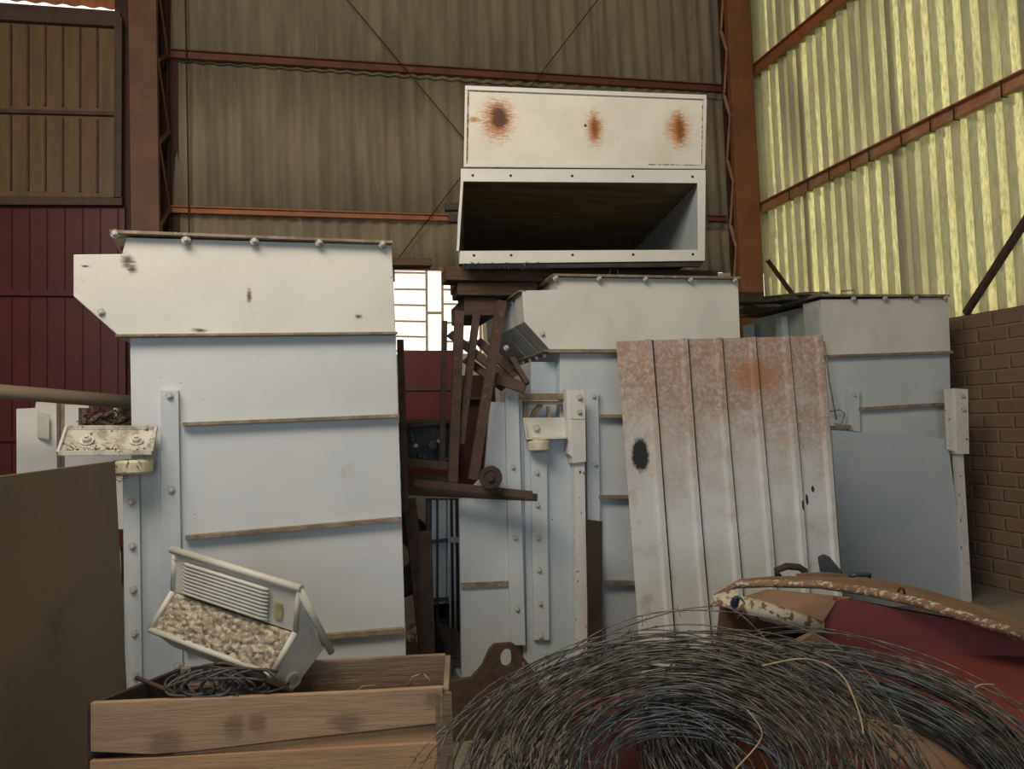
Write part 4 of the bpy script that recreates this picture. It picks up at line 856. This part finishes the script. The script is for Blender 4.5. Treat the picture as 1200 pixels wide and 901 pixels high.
# upper skin: rises from the side plate to the worn lip and runs back
lipf = [(836, 697), (862, 681), (900, 679.5), (960, 681), (1020, 690), (1080, 703), (1140, 722), (1215, 745)]
lipd = [3.12, 3.12, 3.10, 3.06, 3.0, 2.94, 2.87, 2.80]
lipt = [(845, 692), (868, 678.5), (905, 675), (960, 675), (1030, 678), (1090, 692), (1150, 710), (1215, 732)]
lf = [pt(*p, d) for p, d in zip(lipf, lipd)]; lt = [pt(*p, d + .32) for p, d in zip(lipt, lipd)]
mb = MB(); n = len(lf)
mb.add(lf + lt + [v - Vector((0, 0, .03)) for v in lf] + [v - Vector((0, 0, .03)) for v in lt],
       [(i, i + 1, n + i + 1, n + i) for i in range(n - 1)] + [(2 * n + i, 3 * n + i, 3 * n + i + 1, 2 * n + i + 1) for i in range(n - 1)] + [(i, 2 * n + i, 2 * n + i + 1, i + 1) for i in range(n - 1)] + [(n + i, n + i + 1, 3 * n + i + 1, 3 * n + i) for i in range(n - 1)] + [(0, n, 3 * n, 2 * n), (n - 1, 3 * n - 1, 4 * n - 1, 2 * n - 1)])
make('top_skin', mb, m_dust, rm)
mb = MB(); mb.tube([v + Vector((0, -.005, -.012)) for v in lf], [.010, .013, .015, .016, .018, .019, .019, .019], 10); lipo = make('worn_lip', mb, m_lip, rm); lipo['label'] = 'rusty lip with worn white paint'
# inner dusty cheek between tube and lip
mb = MB(); ck = [pt(*p, d) for p, d in (((868, 700), 3.1), ((900, 690), 3.08), ((1000, 700), 3.0), ((980, 704), 2.99), ((958, 738), 2.96), ((905, 716), 3.0))]
mb.poly3(ck, Vector((0, .02, -.02))); make('dusty_cheek', mb, m_dust, rm)
mb = MB(); mb.poly3([pt(*p, 2.93) for p in ((955, 742), (925, 757), (905, 772), (960, 790), (1030, 775))], Vector((0, .03, 0))); make('folded_gusset', mb, m_dust, rm)
# tube with open end
t0, t1 = pt(864, 707, 3.0), pt(962, 736, 2.98)
ta = (t1 - t0).normalized()
mb = MB(); mb.tube([t0 - ta * .0, t0 + ta * .06, t1], [.028, .036, .030], 20, cap=False); mb.tube([t0 + ta * .0, t0 + ta * .08], [.022, .020], 20, cap=False); 
tu = make('worn_tube', mb, m_tube, rm, solid=.004)
mb = MB(); mb.prism([pt(834, 698, 3.1), pt(860, 690, 3.1), pt(872, 702, 3.04), pt(862, 716, 3.0), pt(838, 709, 3.08)], [pt(834, 698, 3.16), pt(860, 690, 3.16), pt(872, 702, 3.12), pt(862, 716, 3.1), pt(838, 709, 3.16)]); make('nose_piece', mb, m_tube, rm, bevel=.008)
mb = MB(); mb.lathe(t0 - ta * .005 + Vector((0, -.012, 0)), Vector((-.5, -.8, .1)), [(-.02, .0), (-.02, .020), (.012, .022), (.012, .028), (-.03, .028)], 22); make('tube_mouth', mb, m_steel, rm)
# hooks standing on the skin behind the lip
def hook(pts, r, d, nm, m, par): 
    mb = MB(); mb.tube([pt(x, y, d) for x, y in pts], r, 10); return make(nm, mb, m, par)
hook([(912, 675), (910, 668), (922, 663.5), (936, 664.5), (943, 669), (943, 676)], .016, 3.42, 'bent_clamp', m_rustdark, rm)
mb = MB(); mb.prism([pt(*p, 3.4) for p in ((958, 652), (965, 649), (972, 652), (988, 671), (985, 678), (962, 678))], [pt(*p, 3.46) for p in ((958, 652), (965, 649), (972, 652), (988, 671), (985, 678), (962, 678))]); make('lever', mb, m_steel, rm, bevel=.006)
hook([(996, 676), (1003, 673), (1020, 674), (1018, 681), (1004, 681)], .010, 3.36, 'bent_clamp', m_steel, rm)
mb = MB(); mb.prism([pt(*p, 3.38) for p in ((932, 672), (960, 670), (985, 672), (1022, 681), (1000, 690), (940, 684))], [pt(*p, 3.44) for p in ((932, 672), (960, 670), (985, 672), (1022, 681), (1000, 690), (940, 684))]); make('dusty_bracket', mb, m_dust, rm, bevel=.004)
mb = MB(); mb.tube([pt(*p, 3.0) for p in ((1052, 694), (1055, 689), (1059, 690), (1060, 696))], .005, 8); make('small_eye', mb, m_rustdark, rm)
# supports below the nose: blue painted bracket and cardboard brown block
mb = MB(); mb.prism([pt(*p, 3.12) for p in ((873, 712), (900, 718), (896, 760), (882, 752))], [pt(*p, 3.2) for p in ((873, 712), (900, 718), (896, 760), (882, 752))]); make('blue_bracket', mb, mat('chipped blue paint', (.025, .035, .13), (.08, .06, .06), 30, contrast=(.5, .56)), rm)
mb = MB(); q0 = [pt(*p, 3.05) for p in ((888, 722), (962, 738), (962, 800), (880, 800))]; mb.poly3(q0, Vector((0, .3, 0))); make('brown_block', mb, mat('brown cardboard tone', (.14, .085, .045), (.10, .06, .035), 6, rough=.9), rm)
mb = MB(); box(mb, pt(890, 790, 3.1).x, 2.5, 2.72, 3.3, 0, .42); make('rear_body', mb, m_reddark, rm, bevel=.01)
# slanting brown plank at far right
mb = MB(); mb.prism([pt(*p, d) for p, d in (((1128, 716), 4.5), ((1215, 700), 4.2), ((1215, 740), 3.6), ((1165, 728), 3.9))], [pt(*p, d) - Vector((0, 0, .03)) for p, d in (((1128, 716), 4.5), ((1215, 700), 4.2), ((1215, 740), 3.6), ((1165, 728), 3.9))])
tagged(mb, 'plywood_sheet', m_board, 'flat brown sheet lying at the right edge, between machine and brick wall', 'board')

# barbed wire coils
def coil(name, label, cen, tilt, rl_, R, r_in, thick, turns, seed, mw, squash=1.0):
    rnd = random.Random(seed); t_ = rad(tilt); g = rad(rl_)
    n_ = Vector((math.sin(g), -math.sin(t_), math.cos(t_))).normalized()
    e1 = Vector((0, 1, 0)).cross(n_).normalized(); e2 = n_.cross(e1)
    root = thing(name, label, 'barbed wire', Vector(cen) - n_ * thick)
    cen = Vector(cen); W = MB(); W2 = MB(); Bm = MB()
    seg = 64
    for k in range(turns):
        f = rnd.random() ** .8; rr = r_in + (R - r_in) * f; hh = rnd.uniform(-1, 1) * thick * math.sqrt(max(.05, 1 - (2 * f - 1) ** 2)); ph = rnd.uniform(0, 6.28)
        ox, oy = rnd.gauss(0, .018), rnd.gauss(0, .018); wob = [(rnd.uniform(.003, .012), rnd.randint(2, 5), rnd.uniform(0, 6)) for _ in range(3)]; drift = rnd.gauss(0, .03); ti = rnd.gauss(0, .07), rnd.gauss(0, .06)
        pts = []
        for j in range(seg + 1):
            a = ph + 2 * PI * j / seg * rnd.choice((1,)); r2 = rr + drift * (j / seg - .5) + sum(A_ * math.sin(q_ * a + s_) for A_, q_, s_ in wob)
            x, y_ = ox + r2 * math.cos(a), oy + r2 * math.sin(a)
            pts.append(cen + e1 * x + e2 * y_ + n_ * (hh + ti[0] * x + ti[1] * y_ + .006 * math.sin(3 * a + ph)))
        (W2 if (f < .28 and mw) else W).tube(pts, .0023, 4, cap=False)
        for j in range(rnd.randint(0, 4), seg, 5):
            p = pts[j]; d = (pts[j + 1] - pts[j]).normalized(); x = d.orthogonal().normalized(); y2 = d.cross(x); a = rnd.uniform(0, 6)
            for s in (0, 1):
                v = (x * math.cos(a + s * 1.5) + y2 * math.sin(a + s * 1.5)) * .014 + d * .003 * (1 - 2 * s); Bm.add([p - v + x * .001, p - v - x * .001, p + v + y2 * .001, p + v - y2 * .001], [(0, 1, 3, 2)]); Bm.add([p - v + y2 * .0012, p + v + x * .001, p + v - x * .001, p - v - y2 * .0012], [(0, 1, 2, 3)])
            Bm.tube([p - d * .004, p + d * .004], .0034, 6)
    o1 = make('wire_strands', W, m_wire, root); o1['kind'] = 'stuff'
    if W2.v: o2 = make('inner_wire_strands', W2, m_wireblue, root); o2['kind'] = 'stuff'; o2['label'] = 'bluer, cleaner inner strands'
    o3 = make('wire_barbs', Bm, m_wire, root); o3['kind'] = 'stuff'
    return root, cen, e1, e2, n_
co2 = coil('barbed_wire_coil', 'lower loose coil of barbed wire at the right, against the red plate', (1.44, 1.96, .59), 15, 0, .585, .375, .055, 105, 21, True)
co1 = coil('barbed_wire_coil', 'upper larger coil of barbed wire in front, nearest the wooden crate', (.845, 1.85, .685), 15, -9.5, .590, .17, .075, 128, 4, True)
def loose(pts, r, m, name, lab, cat='wire', barbs=0):
    mb = MB(); P_ = [pt(*p) for p in pts]
    # smooth with Catmull-Rom
    out = []
    for i in range(len(P_) - 1):
        a, b_, c_, d_ = P_[max(i - 1, 0)], P_[i], P_[i + 1], P_[min(i + 2, len(P_) - 1)]
        for s in range(8):
            t_ = s / 8; out.append(.5 * ((2 * b_) + (c_ - a) * t_ + (2 * a - 5 * b_ + 4 * c_ - d_) * t_ ** 2 + (3 * b_ - a - 3 * c_ + d_) * t_ ** 3))
    out.append(P_[-1]); mb.tube(out, r, 6)
    for i in range(barbs):
        p = out[int((i + .5) / barbs * (len(out) - 1))]
        for s in range(3):
            v = Vector((random.uniform(-1, 1), random.uniform(-.5, .5), random.uniform(-1, 1))).normalized() * .017; mb.tube([p - v, p + v], .0011, 4)
    return tagged(mb, name, m, lab, cat)
random.seed(2)
loose([(640, 778, 2.35), (700, 748, 2.35), (760, 725, 2.4), (815, 712, 2.42), (862, 716, 2.42), (915, 770, 2.3), (935, 800, 2.2)], .0019, m_wire, 'loose_barbed_strand', 'single barbed strand arching highest above the front coil', barbs=8)
loose([(600, 790, 2.35), (680, 752, 2.36), (770, 738, 2.38), (850, 755, 2.36), (900, 785, 2.3)], .0019, m_wire, 'loose_barbed_strand', 'second barbed strand just below the highest arch of the front coil', barbs=6)
loose([(462, 925, 1.95), (500, 872, 2.05), (560, 822, 2.15), (640, 776, 2.3), (730, 746, 2.36), (800, 742, 2.36)], .0021, m_wire, 'loose_barbed_strand', 'outermost barbed strand at the lower left of the front coil, beside the crate', barbs=9)
loose([(480, 925, 1.9), (515, 868, 2.0), (575, 820, 2.12), (650, 782, 2.25), (720, 760, 2.32)], .0021, m_wire, 'loose_barbed_strand', 'barbed strand just inside the outermost one at the lower left of the front coil', barbs=9)
loose([(893, 780, 2.0), (945, 772, 2.0), (985, 790, 1.98), (1005, 830, 1.9), (1012, 860, 1.85)], .0022, m_straw, 'straw_twine', 'pale twine looping over the gap between the two wire coils', 'twine')
loose([(1000, 842, 2.0), (1035, 846, 2.02), (1070, 857, 2.02)], .0020, m_straw, 'straw_twine', 'short pale twine lying inside the right wire coil', 'twine')
loose([(876, 832, 1.72), (892, 855, 1.7), (888, 872, 1.7), (862, 901, 1.66), (850, 915, 1.66)], .0018, m_straw, 'straw_twine', 'pale bent twine hanging over the right side of the front coil', 'twine')
loose([(1142, 806, 2.3), (1150, 802, 2.3), (1165, 802, 2.3)], .0020, m_straw, 'straw_twine', 'tiny pale twine end sticking up from the far edge of the right coil', 'twine')
loose([(930, 800, 2.1), (925, 770, 2.1)], .0012, m_wire, 'loose_wire_end', 'short loose wire end sticking up between the coils')
